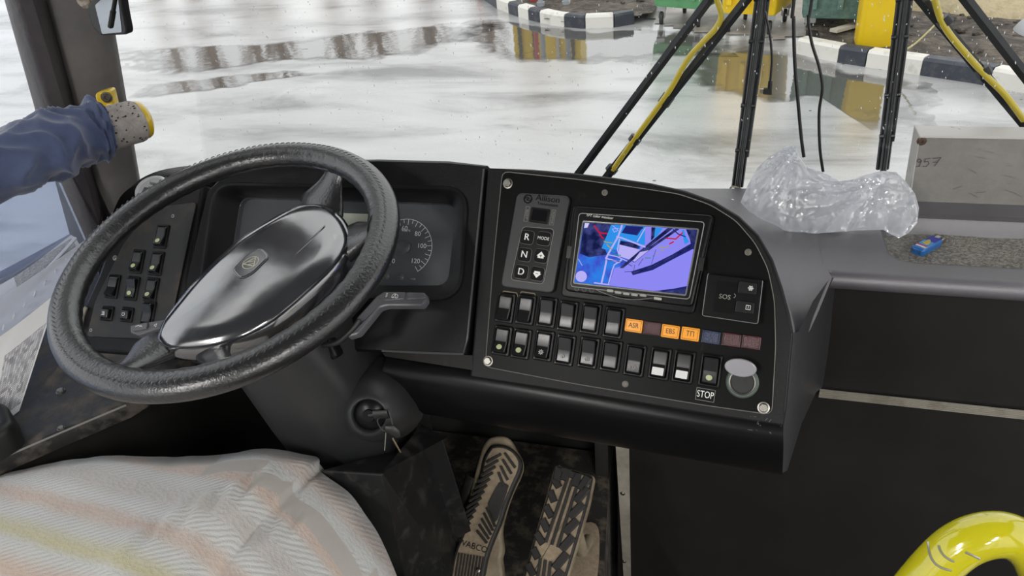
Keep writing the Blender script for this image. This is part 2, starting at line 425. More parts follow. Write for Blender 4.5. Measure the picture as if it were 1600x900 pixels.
_nt.links.new(_m3.outputs[0], _m4.inputs[0]); _nt.links.new(_m4.outputs[0], _nt.nodes['Principled BSDF'].inputs['Alpha'])
def puddle(pts, label, seed):
    # ragged outline, thin film of water
    n = len(pts); out = []
    for i in range(n):
        a = V(pts[i]); b = V(pts[(i+1) % n])
        for j in range(10):
            p = a.lerp(b, j/10); f = .16*noise.fractal(V((p.x*2.2, p.y*2.2, seed)), 1, 2, 4); c = V((sum(q[0] for q in pts)/n, sum(q[1] for q in pts)/n))
            p = p+(p-c).normalized()*f; out.append((p.x, p.y))
    cx = sum(p[0] for p in out)/len(out); cy = sum(p[1] for p in out)/len(out); steps = (1.25, 1.1, 1.0, .85, .6, .3, .02)
    m = MB(); rows = [[V((cx+(x-cx)*f, cy+(y-cy)*f, .003)) for x, y in out] for f in steps]; grid(m, rows, 0, True)
    o = m.build('puddle', PUD, smooth=20); at = o.data.attributes.new('water', 'FLOAT', 'POINT')
    at.data.foreach_set('value', [w for w in (0, .2, .45, .7, .8, .85, .85) for _ in out])
    tag(o, label, 'puddle', 'puddles on the asphalt')
def gp(*px): return [tuple(pz(x, y, 0).xy) for x, y in px]
puddle(gp((228, 82), (258, 104), (330, 108), (400, 98), (470, 90), (560, 92), (612, 84), (700, 62), (730, 44), (640, 46), (520, 60), (430, 70), (330, 73)), 'long shallow puddle mirroring brown trees and sky, left of the middle of the yard', 1)
puddle(gp((745, 62), (800, 88), (905, 92), (1010, 88), (1090, 82), (1095, 62), (1000, 48), (915, 52), (860, 46), (800, 36), (770, 38)), 'puddle along the left curb reflecting yellow and dark posts', 2)
puddle(gp((1105, 88), (1095, 128), (1180, 150), (1280, 150), (1330, 182), (1410, 180), (1420, 130), (1330, 116), (1240, 92), (1170, 78)), 'wet puddle in front of the containers with yellow reflections', 3)
puddle(gp((225, 150), (300, 142), (400, 128), (470, 118), (440, 112), (330, 124), (240, 132)), 'narrow dark puddle nearest the left pillar', 4)

# waste containers
def container(cx, cy, rz, w, dp, h, mat, label, lidmat):
    t = thing('waste_container', (cx, cy, .0), label, 'waste container', 'wheeled waste containers behind the bay')
    c, s = math.cos(rz), math.sin(rz)
    m = MB(); z0 = .21
    rows = []
    for z, f in ((z0, .86), (z0+.04, .89), (z0+.55, .95), (h-.1, 1.0), (h-.1, 1.05), (h, 1.05)):
        rows.append([(cx+(x*w/2*f)*c-(y*dp/2*f)*s, cy+(x*w/2*f)*s+(y*dp/2*f)*c, z) for x, y in rpoly([(-1, -1), (1, -1), (1, 1), (-1, 1)], .12, 3)])
    grid(m, rows, 0, True); m.add(rows[0], [list(range(len(rows[0])))])
    # stiffening ribs on the front
    for x in (-.3, 0, .3):
        P = V((cx+x*w*c+dp*.475*s, cy+x*w*s-dp*.475*c, z0+.1)); box(m, P, .05, .05, h-.42, rz)
    m.build('body', mat, t)
    m = MB(); box(m, (cx, cy, h+.001), w*1.03, dp*1.05, .10, rz, bev=.04); m.build('lid', lidmat, t)
    for x in (-1, 1):
        for y in (-1, 1):
            P = V((cx+x*w*.34*c-y*dp*.36*s, cy+x*w*.34*s+y*dp*.36*c, 0))
            wp = Plane(hun=(P+V((0, 0, .073)), V((0, 1, 0)), V((0, 0, 1)), V((1, 0, 0))))
            mm = MB(); lathe(mm, wp, 0, 0, [(0, -.02), (.06, -.022), (.072, -.014), (.072, .014), (.06, .022), (0, .02)], 20)
            wh = mm.build('wheel', M_TYRE, t)
            mm = MB(); box(mm, P+V((0, 0, .16)), .10, .10, z0-.155, 0); box(mm, P+V((-.035, 0.02, .07)), .012, .06, .10); box(mm, P+V((.035, 0.02, .07)), .012, .06, .10)
            mm.build('fork', M_GALV, wh)
    return t
M_TYRE = M('wheel_rubber', (.03, .03, .03), .6); M_GALV = M('galvanised_steel', (.42, .43, .43), .45, .7)
GRN = M('green_bin_plastic', (.10, .33, .13), .45, var=(6, (.16, .40, .19), .4, .7))
DGRN = M('dark_green_bin_plastic', (.09, .17, .15), .55, var=(25, (.14, .24, .21), .4, .6))
YBIN = M('yellow_bin_plastic', (.85, .58, .01), .4, var=(6, (.75, .50, .02), .5, .8))
container(-.46, 9.30, -.42, .70, .80, 1.30, GRN, 'light green wheeled waste container, leftmost of the three', GRN)
container(.28, 8.90, -.32, .66, .80, 1.30, YBIN, 'yellow wheeled waste container between the green and dark green ones', YBIN)
container(1.12, 8.62, -.20, .82, .80, 1.30, DGRN, 'dark green wheeled waste container, rightmost of the three', DGRN)
# tall yellow bin
bl = pz(1340, 72, .1); br = pz(1393, 77, .1); bc = (bl+br)/2; bw = (br-bl).length
t = thing('yellow_bin', (bc.x, bc.y+bw/2, .1), 'tall plain yellow bin standing on the soil behind the right curb', 'bin')
m = MB(); rows = []
for z, f in ((.09, .95), (.12, 1), (.9, 1.13), (.92, 1.18), (.97, 1.18)):
    rows.append([(bc.x+x*bw/2*f, bc.y+bw/2+y*bw/2*f, z) for x, y in rpoly([(-1, -1), (1, -1), (1, 1), (-1, 1)], .35, 5)])
grid(m, rows, 0, True); m.add(rows[0], [list(range(len(rows[0])))]); m.build('body', YBIN, t)
m = MB(); box(m, (bc.x, bc.y+bw/2, .97), bw*1.22, bw*1.22, .05, 0, bev=.02); m.build('lid', YBIN, t)

# sand, boards, rubbish, stones on the soil
SAND = M('damp_sand', (.50, .42, .27), .9, var=(8, (.38, .30, .18), .45, .7), bump=(40, .5, .02))
def mound(pts, hgt, name, mat, label, cat, seed=0):
    cx = sum(p[0] for p in pts)/len(pts); cy = sum(p[1] for p in pts)/len(pts); rows = []
    P = rpoly(pts, 9, 5)
    for f, z in ((1, -.03), (.96, .02*hgt), (.75, .45*hgt), (.5, .78*hgt), (.25, .95*hgt), (.02, hgt)):
        rows.append([(cx+(x-cx)*f*(1+.12*noise.noise(V((x*2, y*2, f+seed)))), cy+(y-cy)*f*(1+.12*noise.noise(V((x*2, y*2, f+seed+9)))), .09+z+.03*hgt*noise.noise(V((x*4, y*4, f*3)))) for x, y in P])
    m = MB(); grid(m, rows, 0, True); m.add(rows[-1], [list(range(len(P)))])
    return tag(m.build(name, mat), label, cat)
mound([(1.55, 9.3), (2.3, 8.75), (3.1, 8.35), (3.5, 8.8), (3.2, 10.0), (2.0, 10.6)], .3, 'sand_pile', SAND, 'low pile of pale sand behind the curb at the top right', 'sand pile')
mound(gp((1572, 60), (1600, 50), (1640, 62), (1600, 78)), .12, 'rubble_stone', M('pale_concrete_rubble', (.42, .43, .45), .8), 'pale grey slab of rubble on the soil at the top right edge', 'rubble', 4)
a = pz(1302, 49, .12); b = pz(1342, 38, .12); m = MB()
d = (b-a); box(m, ((a+b)/2).xy.to_3d()+V((0, 0, .11)), d.length, .09, .03, math.atan2(d.y, d.x))
tag(m.build('wooden_board', M('pale_board', (.55, .50, .42), .8)), 'pale wooden board lying on soil left of the yellow bin', 'board')
m = MB(); pa = pz(1395, 85, .14); pb = pz(1462, 38, .4)
tube(m, spline([pa, (pa+pb)/2-V((0, 0, .05)), pb], 6), .008, 6)
tag(m.build('yellow_strap', M('faded_yellow_strap', (.52, .47, .22), .8)), 'thin faded yellow strap stretched over soil beside the right wiper', 'strap')
for i in range(3):
    c = gp([(782, 3), (800, 4), (812, 2)][i])[0]; m = MB()
    bm = bmesh.new(); bmesh.ops.create_icosphere(bm, subdivisions=2, radius=.17-.03*i)
    vs = [(c[0]-.35+i*.12+v.co.x*1.1*(1+.5*noise.noise(v.co*9+V((i, 0, 0)))), c[1]+.55+v.co.y, max(.06, .12+v.co.z*.5)) for v in bm.verts]
    m.add(vs, [[v.index for v in f.verts] for f in bm.faces]); bm.free()
    tag(m.build('rubbish_bag', M('orange_rubbish_bag', (.55, .13, .04), .5), smooth=0), ['orange rubbish at the top edge, leftmost heap behind the left curb', 'orange rubbish heap in the middle of the three behind the left curb', 'smallest orange rubbish heap, nearest the red post'][i], 'rubbish', 'orange rubbish behind the left curb')
for q, col, lab in (((834, 1), (.5, .05, .05), 'thin red post foot on the soil behind the left curb'), ((845, 8), (.35, .37, .40), 'grey metal post foot behind the left curb, beside the red one'), ((885, 6), (.35, .37, .40), 'grey metal post foot behind the left curb, left of the green container')):
    c = pz(*q, .08); m = MB(); tube(m, [(c.x, c.y, .0), (c.x, c.y, 1.3)], .035, 12)
    tube(m, [(c.x, c.y, .02), (c.x, c.y, .12)], .055, 12)
    tag(m.build('metal_post', M('post_paint', col, .5)), lab, 'post', 'post feet behind the left curb')
# small clods and litter
CL = M('dark_clod', (.05, .04, .032), .9, var=(30, (.2, .17, .13), .5, .7))
m = MB(); random.seed(3)
for i in range(420):
    if i < 170: x, y = random.uniform(-5, -1.1), random.uniform(9.7, 13)
    else: x, y = random.uniform(.9, 5), random.uniform(6.6, 10)
    if i < 170 and y < 9.1+(-1.4-x)*.95+.3: continue
    if i >= 170 and y < 8.35-(x-.6)*.9+.35: continue
    r = random.uniform(.015, .06); bm = bmesh.new(); bmesh.ops.create_icosphere(bm, subdivisions=1, radius=r)
    m.add([(x+v.co.x*1.3, y+v.co.y, .10+v.co.z*.6+.01*noise.noise(v.co*50)) for v in bm.verts], [[v.index for v in f.verts] for f in bm.faces]); bm.free()
tag(m.build('soil_clods', CL, smooth=0), 'loose dark clods and litter scattered over the soil verges', 'clods', kind='stuff')

# what the puddles mirror: a yellow stall on posts and a row of bare brown trees, a pale facade
t = thing('yellow_stall', (-2.9, 12.5, 0), 'yellow panelled stall on dark posts beyond the left curb, mirrored in the puddle', 'stall')
m = MB(); box(m, (-2.95, 12.5, .62), 1.15, .5, .85); m.build('panel', YBIN, t)
for x in (-3.4, -3.15, -2.75, -2.5):
    m = MB(); box(m, (x, 12.2, 0), .05, .05, 1.5); m.build('post', M_GALV if x == -2.75 else M_TYRE, t)
random.seed(5)
for i in range(8):
    x = -23.5+i*2.1+random.uniform(-.2, .2); y = 27+random.uniform(-1, 1); h = random.uniform(5.2, 7.5)
    t = thing('bare_tree', (x, y, 0), 'bare brown tree in the far row mirrored in the long puddle', 'tree', 'bare trees beyond the yard')
    m = MB(); tube(m, [(x, y, 0), (x+.1, y, h*.5), (x, y+.1, h)], [.26, .2, .07], 8); m.build('trunk', M('bark', (.34, .26, .21), .9) if i == 0 else bpy.data.materials['bark'], t)  # bark colour lightened to carry the distant haze
    m = MB()
    for k in range(60):
        z = h*random.uniform(.15, .95); an = random.uniform(0, 6.28); L = random.uniform(.5, .95)
        tube(m, [(x, y, z), (x+math.cos(an)*L*.6, y+math.sin(an)*L*.6, z+L*.6), (x+math.cos(an)*L, y+math.sin(an)*L, z+L*1.3)], [.08, .06, .02], 5)
    m.build('branches', bpy.data.materials['bark'], t)
m = MB(); box(m, (-3.75, 14.5, 0), .5, .3, 3.4)
tag(m.build('white_pillar', M('white_render', (.75, .75, .72), .6)), 'white square pillar beyond the yard mirrored left of the yellow reflection', 'pillar')

# ================================================================== SETTING: bus shell
CEIL = M('pale_grey_ceiling', (.24, .24, .24), .6)
INT = M('grey_interior_panel', (.20, .20, .21), .55)
def quad(a, b, c, d): return MB().add([a, b, c, d], [[0, 1, 2, 3]])
m = MB(); box(m, (-.15, -1.8, 2.95), 2.5, 5.9, .05); tag(m.build('ceiling', CEIL), kind='structure')
m = MB(); box(m, (-1.42, -2.05, .3), .06, 5.0, .95); box(m, (-1.42, -2.05, 2.55), .06, 5.2, .4)
for y in (-4.6, -3.1, -1.5): box(m, (-1.42, y, 1.2), .06, .14, 1.4)
tag(m.build('wall_left', INT, smooth=0), kind='structure')
m = MB(); box(m, (1.12, -2.4, .3), .06, 4.5, .95); box(m, (1.12, -1.6, 2.55), .06, 6.1, .4)
for y in (-4.6, -3.1, -1.5, -.2, 1.42): box(m, (1.12, y, .3), .06, .12, 2.3)
tag(m.build('wall_right', INT, smooth=0), kind='structure')
m = MB(); box(m, (-.15, -4.7, .3), 2.6, .06, 2.7); tag(m.build('wall_back', INT, smooth=0), kind='structure')
m = MB(); box(m, (.48, -1.9, .30), 1.3, 6.0, .05); tag(m.build('floor', FLOORM), kind='structure')
m = MB(); fp = [(-1.39, -.6), (-.17, -.6), (-.165, .9), (-.205, 1.28), (-1.39, 1.28)]
slab(m, Plane(hun=(V((0, 0, .35)), V((1, 0, 0)), V((0, 1, 0)), V((0, 0, 1)))), fp, 0, .45); tag(m.build('floor_cab_podium', FLOORM, smooth=20), kind='structure')
# lower front wall right of the footwell, the footwell front and left side
m = MB(); m.add([(-.178, 1.2, .3), (1.09, 1.2, .3), (1.09, 1.2, 1.378), (-.178, 1.2, 1.378), (-.178, 1.26, .3), (1.09, 1.26, .3), (1.09, 1.26, 1.378), (-.178, 1.26, 1.378)],
      [[0, 1, 2, 3], [4, 5, 6, 7], [0, 3, 7, 4], [1, 2, 6, 5], [3, 2, 6, 7], [0, 1, 5, 4]])
tag(m.build('wall_front_lower', WALLB, smooth=0), kind='structure')
m = MB(); box(m, (-.78, 1.33, .3), 1.25, .06, 1.12); tag(m.build('wall_footwell', VOID), kind='structure')
m = MB(); box(m, (-.215, 1.265, .8), .03, .12, .6); tag(m.build('wall_footwell_side', VOID), kind='structure')
# windscreen
m = MB(); _pf = [(1.50, 1.28), (1.50, 2.15), (1.46, 2.4), (1.36, 2.65), (1.16, 2.9)]
for dy in (0, .006): grid(m, [[V((x, y+dy, z)) for y, z in _pf] for x in (-1.62, 1.10)])
tag(m.build('window_1', glass_mat('windscreen_glass', (.97, .985, .99))), kind='structure')
m = MB(); box(m, (-.15, 1.51, .1), 2.6, .08, 1.18); box(m, (-.75, 1.51, .1), 1.7, .08, 1.18)
tag(m.build('wall_nose', WALLB), kind='structure')
# side window (driver) with rubber edge
SGL = Plane(pX(60, 300, -1.36), 0, 0)
m = MB(); m.add([(-1.365, -.5, 1.2), (-1.365, 1.33, 1.2), (-1.365, 1.23, 2.6), (-1.365, -.5, 2.6), (-1.37, -.5, 1.2), (-1.37, 1.33, 1.2), (-1.37, 1.23, 2.6), (-1.37, -.5, 2.6)],
      [[0, 1, 2, 3], [4, 5, 6, 7], [0, 1, 5, 4], [1, 2, 6, 5], [2, 3, 7, 6], [3, 0, 4, 7]])
tag(m.build('window_2', glass_mat('side_glass', (.96, .98, 1.0)), smooth=0), kind='structure')

m = MB(); box(m, (-1.345, .37, 1.2), .006, 1.50, .42); tag(m.build('haze_pane', glass_mat('bluish_reflection_film', (.74, .79, .90), .03, .16)), kind='structure')  # added pane; bluish reflection haze of the side glass put into its film
# A pillar: dark inner trim and grey face, tapering up
PIL_G = M('grey_pillar_panel', (.12, .114, .112), .45, var=(7, (.17, .15, .142), .42, .7, .5), bump=(60, .06, .002))
PIL_D = M('grained_dark_pillar_trim', (.050, .042, .045), .42, bump=(45, .5, .004))
def pil(pxs, y0, y1, name, mat):
    # two pixel columns define real width; extended up beyond the frame and down to the sill
    (xa0, xa1), (xb0, xb1) = pxs
    A0 = py(xa0, 0, y0); A1 = py(xa1, 300, y0); B0 = py(xb0, 0, y1); B1 = py(xb1, 300, y1)
    def ext(P0, P1, z): t = (z-P0.z)/(P1.z-P0.z); return P0.lerp(P1, t)
    rows = []
    for z in (1.1, 1.4, 1.7, 2.0, 2.4, 2.9):
        a = ext(A0, A1, z); b = ext(B0, B1, z); d = (b-a).normalized(); nn = V((d.y, -d.x, 0))
        rows.append([a-nn*.10, a-nn*.008, a+d*.012+nn*.004, a.lerp(b, .5)+nn*.012, b-d*.012+nn*.004, b-nn*.008, b-nn*.10])
    m = MB(); grid(m, rows, 0, True)
    return m.build(name, mat, smooth=50)
tag(pil(((74, 156), (172, 224)), 1.22, 1.30, 'trim_1', PIL_G), kind='structure')
tag(pil(((24, 118), (73, 155)), 1.17, 1.215, 'trim_2', PIL_D), kind='structure')

# sill under the side window
SILL = M('dusty_black_sill', (.02, .019, .018), .45, var=(16, (.13, .108, .085), .46, .68, .85), bump=(120, .2, .002))
m = MB(); top = [pz(-60, 742, 1.32), pz(0, 715, 1.32), pz(100, 672, 1.32), pz(195, 632, 1.32)]
top = [V((-1.12, .30, 1.32))]+top+[V((-.93, .80, 1.32)), V((-.93, 1.15, 1.32)), V((-1.36, 1.15, 1.32)), V((-1.36, .30, 1.32))]
SP = Plane(hun=(V((0, 0, 1.32)), V((1, 0, 0)), V((0, 1, 0)), V((0, 0, 1))))
slab(m, SP, [(p.x, p.y) for p in top], -.03, 0, .006)
st = thing('window_sill_console', (-1.2, .7, .8), 'dusty black console under the side window with a pale worn edge', 'console')
m.build('top', SILL, st)
m = MB(); fr = [V((-1.10, .30, 0)), V((-1.06, .60, 0)), V((-.945, .745, 0)), V((-.92, .83, 0)), V((-.915, 1.25, 0))]
grid(m, [[V((p.x-.01, p.y, z)) for p in fr] for z in (1.292, .78)]); grid(m, [[V((p.x-.03, p.y, z)) for p in fr] for z in (1.292, .78)])
m.build('side_panel', WALLB, st, smooth=60)
m = MB(); e = [pz(-60, 744, 1.318), pz(0, 717, 1.318), pz(100, 674, 1.318), pz(197, 633, 1.318)]
tube(m, e, .0018, 6); m.build('edge_trim', M('worn_edge_metal', (.30, .29, .28), .4, .3), st)
bolt(SP, 95, 612, .006, st); bolt(SP, 96, 670, .005, st)
# black latch block on the sill
m = MB(); a, b = SP.uv(8, 690)
slab(m, SP, rpoly([(a-.075, b-.06), (a+.03, b-.055), (a+.045, b+.0), (a-.02, b+.045), (a-.075, b+.04)], .02), .001, .05, .014, nb=4)
tag(m.build('latch_block', RUBBER), 'rounded black plastic block on the window sill at the left edge', 'block')

# ================================================================== DASHBOARD
CON = Plane(pt(980, 450, 1.0), -6, 36)
_p = CON.hit(757, 400); CLU = Plane(_p, 1, 38)
_q = CLU.hit(300, 400); LEF = Plane(_q, -1, 42)
dash = thing('dashboard', (-.4, 1.2, .8), 'black moulded bus dashboard wrapping round the driver, with grey shelf on the right', 'dashboard')

# --- right console face
outline = [(765, 262), (830, 264), (900, 270), (960, 277), (1015, 285), (1070, 297), (1115, 313), (1155, 337), (1186, 367), (1208, 405), (1223, 450), (1234, 490), (1240, 522)]
right_dn = [(1236, 560), (1229, 640), (1224, 668)]
face = CON.uvs([(761, 262)]+outline[1:]+right_dn+[(1100, 650), (900, 617), (733, 589)])
m = MB(); slab(m, CON, face, -.03, 0, .005, nb=3); m.build('console_face', BLK, dash)
# fascia below the face: a rounded band and an underside
def yline(t): return CON.hit(755+(1224-755)*t, 592+(668-592)*t)
rows = []
for j in range(25):
    t = -.33+1.33*j/24
    A = yline(t); d = V((0, 0, 1))
    Bp = py(600+(1222-600)*(j/24), 636+(742-636)*(j/24), A.y+.012+.0*t)
    mid = A.lerp(Bp, .5)+V((0, -.014, 0))
    rows.append([A+V((0, .01, .004)), A+V((0, -.004, -.003)), A.lerp(Bp, .2)+V((0, -.012, 0)), mid, A.lerp(Bp, .85)+V((0, -.008, 0)), Bp, Bp+V((0, .03, -.002)), Bp+V((0, .40, .02))])
rows = [r for r in rows]
m = MB(); grid(m, rows); m.add(rows[-1], [list(range(8))]); m.add(rows[0], [list(range(8))])
m.build('lower_fascia', BLK2, dash, smooth=50)

# filler panel under the instrument cluster
m = MB(); grid(m, [[CLU.hit(596+(757-596)*j/8, 549+(556-549)*j/8, -.006) for j in range(9)], [yline(-.33+.33*j/8)+V((0, .006, .008)) for j in range(9)]]); m.build('knee_panel', VOID, dash)
# --- outer flank of the console sweeping down to the shelf
ZS = 1.4202
tgt = [V((-.33, 1.22, 1.40)), V((-.26, 1.24, 1.40)), V((-.2, 1.27, 1.41)), V((-.13, 1.32, 1.415)), V((-.08, 1.36, 1.42)), pz(1120, 306, ZS), pz(1168, 318, ZS), pz(1205, 340, ZS), pz(1240, 358, ZS), pz(1262, 380, ZS), pz(1280, 402, ZS), pz(1292, 420, 1.4202), pz(1300, 434, 1.4185)]
rows = []
dn = V((0, 0, 1))
for o_, g_ in zip(outline, tgt):
    A = CON.hit(*o_)
    B = V(g_); r = [A-CON.n*.004]
    drop = A.z-B.z
    for fx, fz in ((.03, .05), (.10, .25), (.20, .50), (.32, .72), (.48, .90), (.68, .975), (.85, .995), (1, 1)):
        r.append(V((A.x+(B.x-A.x)*fx, A.y+(B.y-A.y)*fx, A.z-drop*fz)))
    rows.append(r)
m = MB(); grid(m, rows); m.build('console_flank', SHELF, dash, smooth=60)
# side cheek between console and lower wall
edge = [CON.hit(x, y) for x, y in [(1240, 522), (1236, 560), (1229, 640), (1224, 668)]]+[rows[0][0]*0+py(1222, 742, CON.hit(1224, 668).y+.012)]
wl_ = [pz(1300, 434, 1.412), py(1297, 475, 1.198), py(1293, 520, 1.198), py(1287, 566, 1.198), py(1281, 606, 1.198)]
wl_[0] = V((wl_[0].x, wl_[0].y, wl_[0].z))
m = MB(); R_ = []
for a, b in zip(edge, wl_): R_.append([a+V((-.012, .008, 0)), a+V((-.002, 0.001, 0)), a.lerp(b, .04)+V((.004, 0, 0)), a.lerp(b, .5)+V((-.004, 0, 0)), a.lerp(b, .93)+V((-.003, 0, 0)), b+V((.006, .004, 0))])
grid(m, R_); m.build('side_cheek', CHK, dash, smooth=60)

# --- shelf with the recess for the mat
X0, X1 = .10, 1.08
def smooth(a, b, x): t = max(0, min(1, (x-a)/(b-a))); return t*t*(3-2*t)
def shelf_z(x, y):
    z = 1.42
    # recess: rounded rectangle
    cx, cy, hx, hy = .80, 1.292, .50, .080
    rx, ry = abs(x-cx)-hx+.035, abs(y-cy)-hy+.035
    sd = math.hypot(max(rx, 0), max(ry, 0))+min(max(rx, ry), 0)-.035
    z -= .032*(1-smooth(-.008, .004, sd))
    z += .012*smooth(1.40, 1.42, y)
    z -= .10*max(0, 1.175-y)**1.0*0
    if y < 1.165: z -= .018*(1-math.sqrt(max(0, 1-((1.165-y)/.018)**2))) if y > 1.147 else .018
    return z
ys = [1.147, 1.149, 1.152, 1.156, 1.16, 1.165]+[1.17+.0045*i for i in range(52)]+[1.42, 1.45, 1.495]
xs = [.184, .195, .20, .21, .22, .23, .24]+[.245+.008*i for i in range(24)]+[.45, .5, .6, .7, .8, .95, 1.08]
rows = []
for x in xs: rows.append([V((x, 1.21, 1.36)), V((x, 1.19, 1.378)), V((x, 1.165, 1.385)), V((x, 1.151, 1.392))]+[V((x, y, shelf_z(x, y))) for y in ys])
m = MB(); grid(m, rows)
# flat left part of the shelf behind the console
LP = [V((.1952, 1.155, 1.4195)), V((.12, 1.26, 1.4198)), V((.03, 1.43, 1.4198)), V((-.1, 1.37, 1.4165)), V((-.36, 1.23, 1.3985)), V((-.36, 1.495, 1.3985)), V((.1952, 1.495, 1.4198))]
m.add(LP, [[0, 1, 2, 6], [2, 3, 4, 5], [2, 5, 6]])
m.build('shelf', SHELF, dash, smooth=50)
m = MB(); box(m, (-.80, 1.28, 1.36), .95, .44, .04); m.build('rear_tray', BLK, dash)

# --- instrument binnacle (cluster housing)
bo = CLU.uvs([(757, 260), (748, 345), (726, 551), (596, 547), (500, 542), (290, 520), (275, 510), (325, 300), (345, 280), (390, 262), (480, 254), (590, 252), (700, 255)])
lens_px = [(352, 447), (352, 400), (372, 309), (540, 312), (710, 320), (702, 445), (640, 447)]
lens = rpoly(CLU.uvs([(354, 447), (376, 308), (713, 319), (700, 446)], -.035), .02, 6)
mouth = rpoly(CLU.uvs([(312, 470), (338, 290), (729, 297), (718, 464)]), .035, 6)
lip = inset(mouth, -.006)
m = MB(); plate_hole(m, CLU, bo, [lip], 0)
ring(m, CLU, [(bo, 0), (inset(bo, -.004), -.004), (inset(bo, -.004), -.03)])
ring(m, CLU, [(lip, 0), (inset(mouth, -.004), .004), (inset(mouth, 0), .0045), (inset(mouth, .004), .001), (lens, -.035)])
bn = thing('instrument_cluster', CLU.hit(540, 400), 'instrument cluster in its black recessed surround behind the steering wheel', 'instrument cluster')
m.build('surround', BLK, bn, smooth=45)
# back shell of the binnacle
m = MB(); P0 = [CLU.P(a, b, -.03) for a, b in bo]
ring_ = [P0, [V((p.x, max(p.y, p.y)+.10, p.z-.06)) for p in P0], [V((p.x, p.y+.25, 1.40)) for p in P0]]
grid(m, [[q for q in r] for r in ring_], 0, True); m.build('shell', BLK, bn, smooth=50)
FACE = M('gauge_face', (.02, .021, .022), .6)
m = MB(); slab(m, CLU, lens, -.048, -.047); gf = m.build('gauge_face', FACE, bn)
LENS = M('scuffed_lens', (.02, .022, .024), .12, spec=.6, alpha=.35, var=(20, (.05, .05, .05), .4, .7, .2))
k = -.0465
def gauge(cx, cy, r, a0, a1, n, labs, parent):
    A, B = CLU.uv(cx, cy, k); m = MB()
    stroke(m, CLU, [(A+r*math.cos(math.radians(a0+(a1-a0)*i/60)), B+r*math.sin(math.radians(a0+(a1-a0)*i/60))) for i in range(61)], .0008, k)
    for i in range(n+1):
        t = math.radians(a0+(a1-a0)*i/n); L = .009 if i % 2 == 0 else .006
        stroke(m, CLU, [(A+r*math.cos(t), B+r*math.sin(t)), (A+(r-L)*math.cos(t), B+(r-L)*math.sin(t))], .0008, k)
    m.build('dial_scale', WHITE, parent, smooth=0)
    for s, i in labs:
        t = math.radians(a0+(a1-a0)*i/n); text(s, CLU, A+(r-.017)*math.cos(t), B+(r-.015)*math.sin(t), k, .0105, WHITE, parent, name='dial_number')
    m = MB(); lathe(m, CLU, A, B, [(.011, k), (.011, k+.006), (.008, k+.008), (0, k+.008)], 20)
    m.build('needle_hub', RUBBER, parent)
    m = MB(); t = math.radians(a0-6); stroke(m, CLU, [(A, B), (A+(r-.012)*math.cos(t), B+(r-.012)*math.sin(t))], .0022, k+.005); m.build('needle', RUBBER, parent, smooth=0)
gauge(633, 386, .045, 232, -56, 28, [('0', 0), ('20', 4), ('40', 9), ('60', 13), ('80', 18), ('100', 22), ('120', 27)], gf)
a, b = CLU.uv(633, 360, k); text('км/ч', CLU, a+.002, b, k, .0065, WHITE, gf)
gauge(432, 386, .045, 232, -56, 28, [('5', 5), ('10', 10), ('15', 15), ('20', 20), ('25', 25)], gf)
a, b = CLU.uv(550, 344, k); m = MB(); slab(m, CLU, rect(a, b, .055, .022), k, k+.001); m.build('display', M('pale_lcd', (.62, .62, .48), .4), bn)
a, b = CLU.uv(628, 433, k)
for dx in (0, -.024):
    m = MB(); lathe(m, CLU, a+dx, b, [(.0045, k), (.0045, k+.002), (.002, k+.002), (.0016, k+.014), (0, k+.014)], 14); m.build('reset_knob', [SILV, RUBBER][0], bn)
a, b = CLU.uv(645, 436, k); m = MB(); stroke(m, CLU, [(a-.003, b), (a+.003, b)], .0012, k+.0003); m.add([CLU.P(a+.002, b+.002, k+.0003), CLU.P(a+.002, b-.002, k+.0003), CLU.P(a+.0055, b, k+.0003)], [[0, 1, 2]]); m.build('arrow_mark', GREYL, gf, smooth=0)
m = MB(); slab(m, CLU, lens, -.0365, -.0355); m.build('lens', glass_mat('cluster_lens_glass', (.95, .96, .97), .12, .03), bn)
# edge of the access panel by the cluster, its sheen put into the colour
m = MB(); tube(m, [CLU.hit(x, y, .001) for x, y in ((597, 548), (660, 551), (724, 553), (730, 530), (756, 264))], .0018, 6); m.build('panel_edge', M('edge_sheen_plastic', (.07, .07, .07), .3), bn)

# --- left dashboard wing
wing = thing('switch_panel', LEF.hit(220, 430), 'left panel of dark rocker switches seen through the steering wheel', 'switch panel')
wo = LEF.uvs([(318, 290), (292, 450), (262, 560), (120, 548), (118, 500), (150, 430), (175, 360), (205, 310), (235, 292), (270, 285)])
m = MB(); slab(m, LEF, wo, -.03, -.002, .008, nb=3); m.build('housing', BLK, wing)
P0 = [LEF.P(a, b, -.028) for a, b in wo]; m = MB()
grid(m, [P0, [V((p.x, p.y+.05, p.z-.02)) for p in P0], [V((p.x, p.y+.22, 1.34)) for p in P0]], 0, True); m.build('shell', BLK, wing, smooth=60)
po = LEF.uvs([(308, 316), (262, 531), (136, 526), (150, 470), (195, 380), (240, 325)])
m = MB(); slab(m, LEF, rpoly(po, .008, 3), -.001, .0015, .0008); m.build('plate', PLATE2, wing)
for q in ((271, 338), (180, 403), (143, 516)): bolt(LEF, *q, .0035, wing, 'screw', hexa=False)

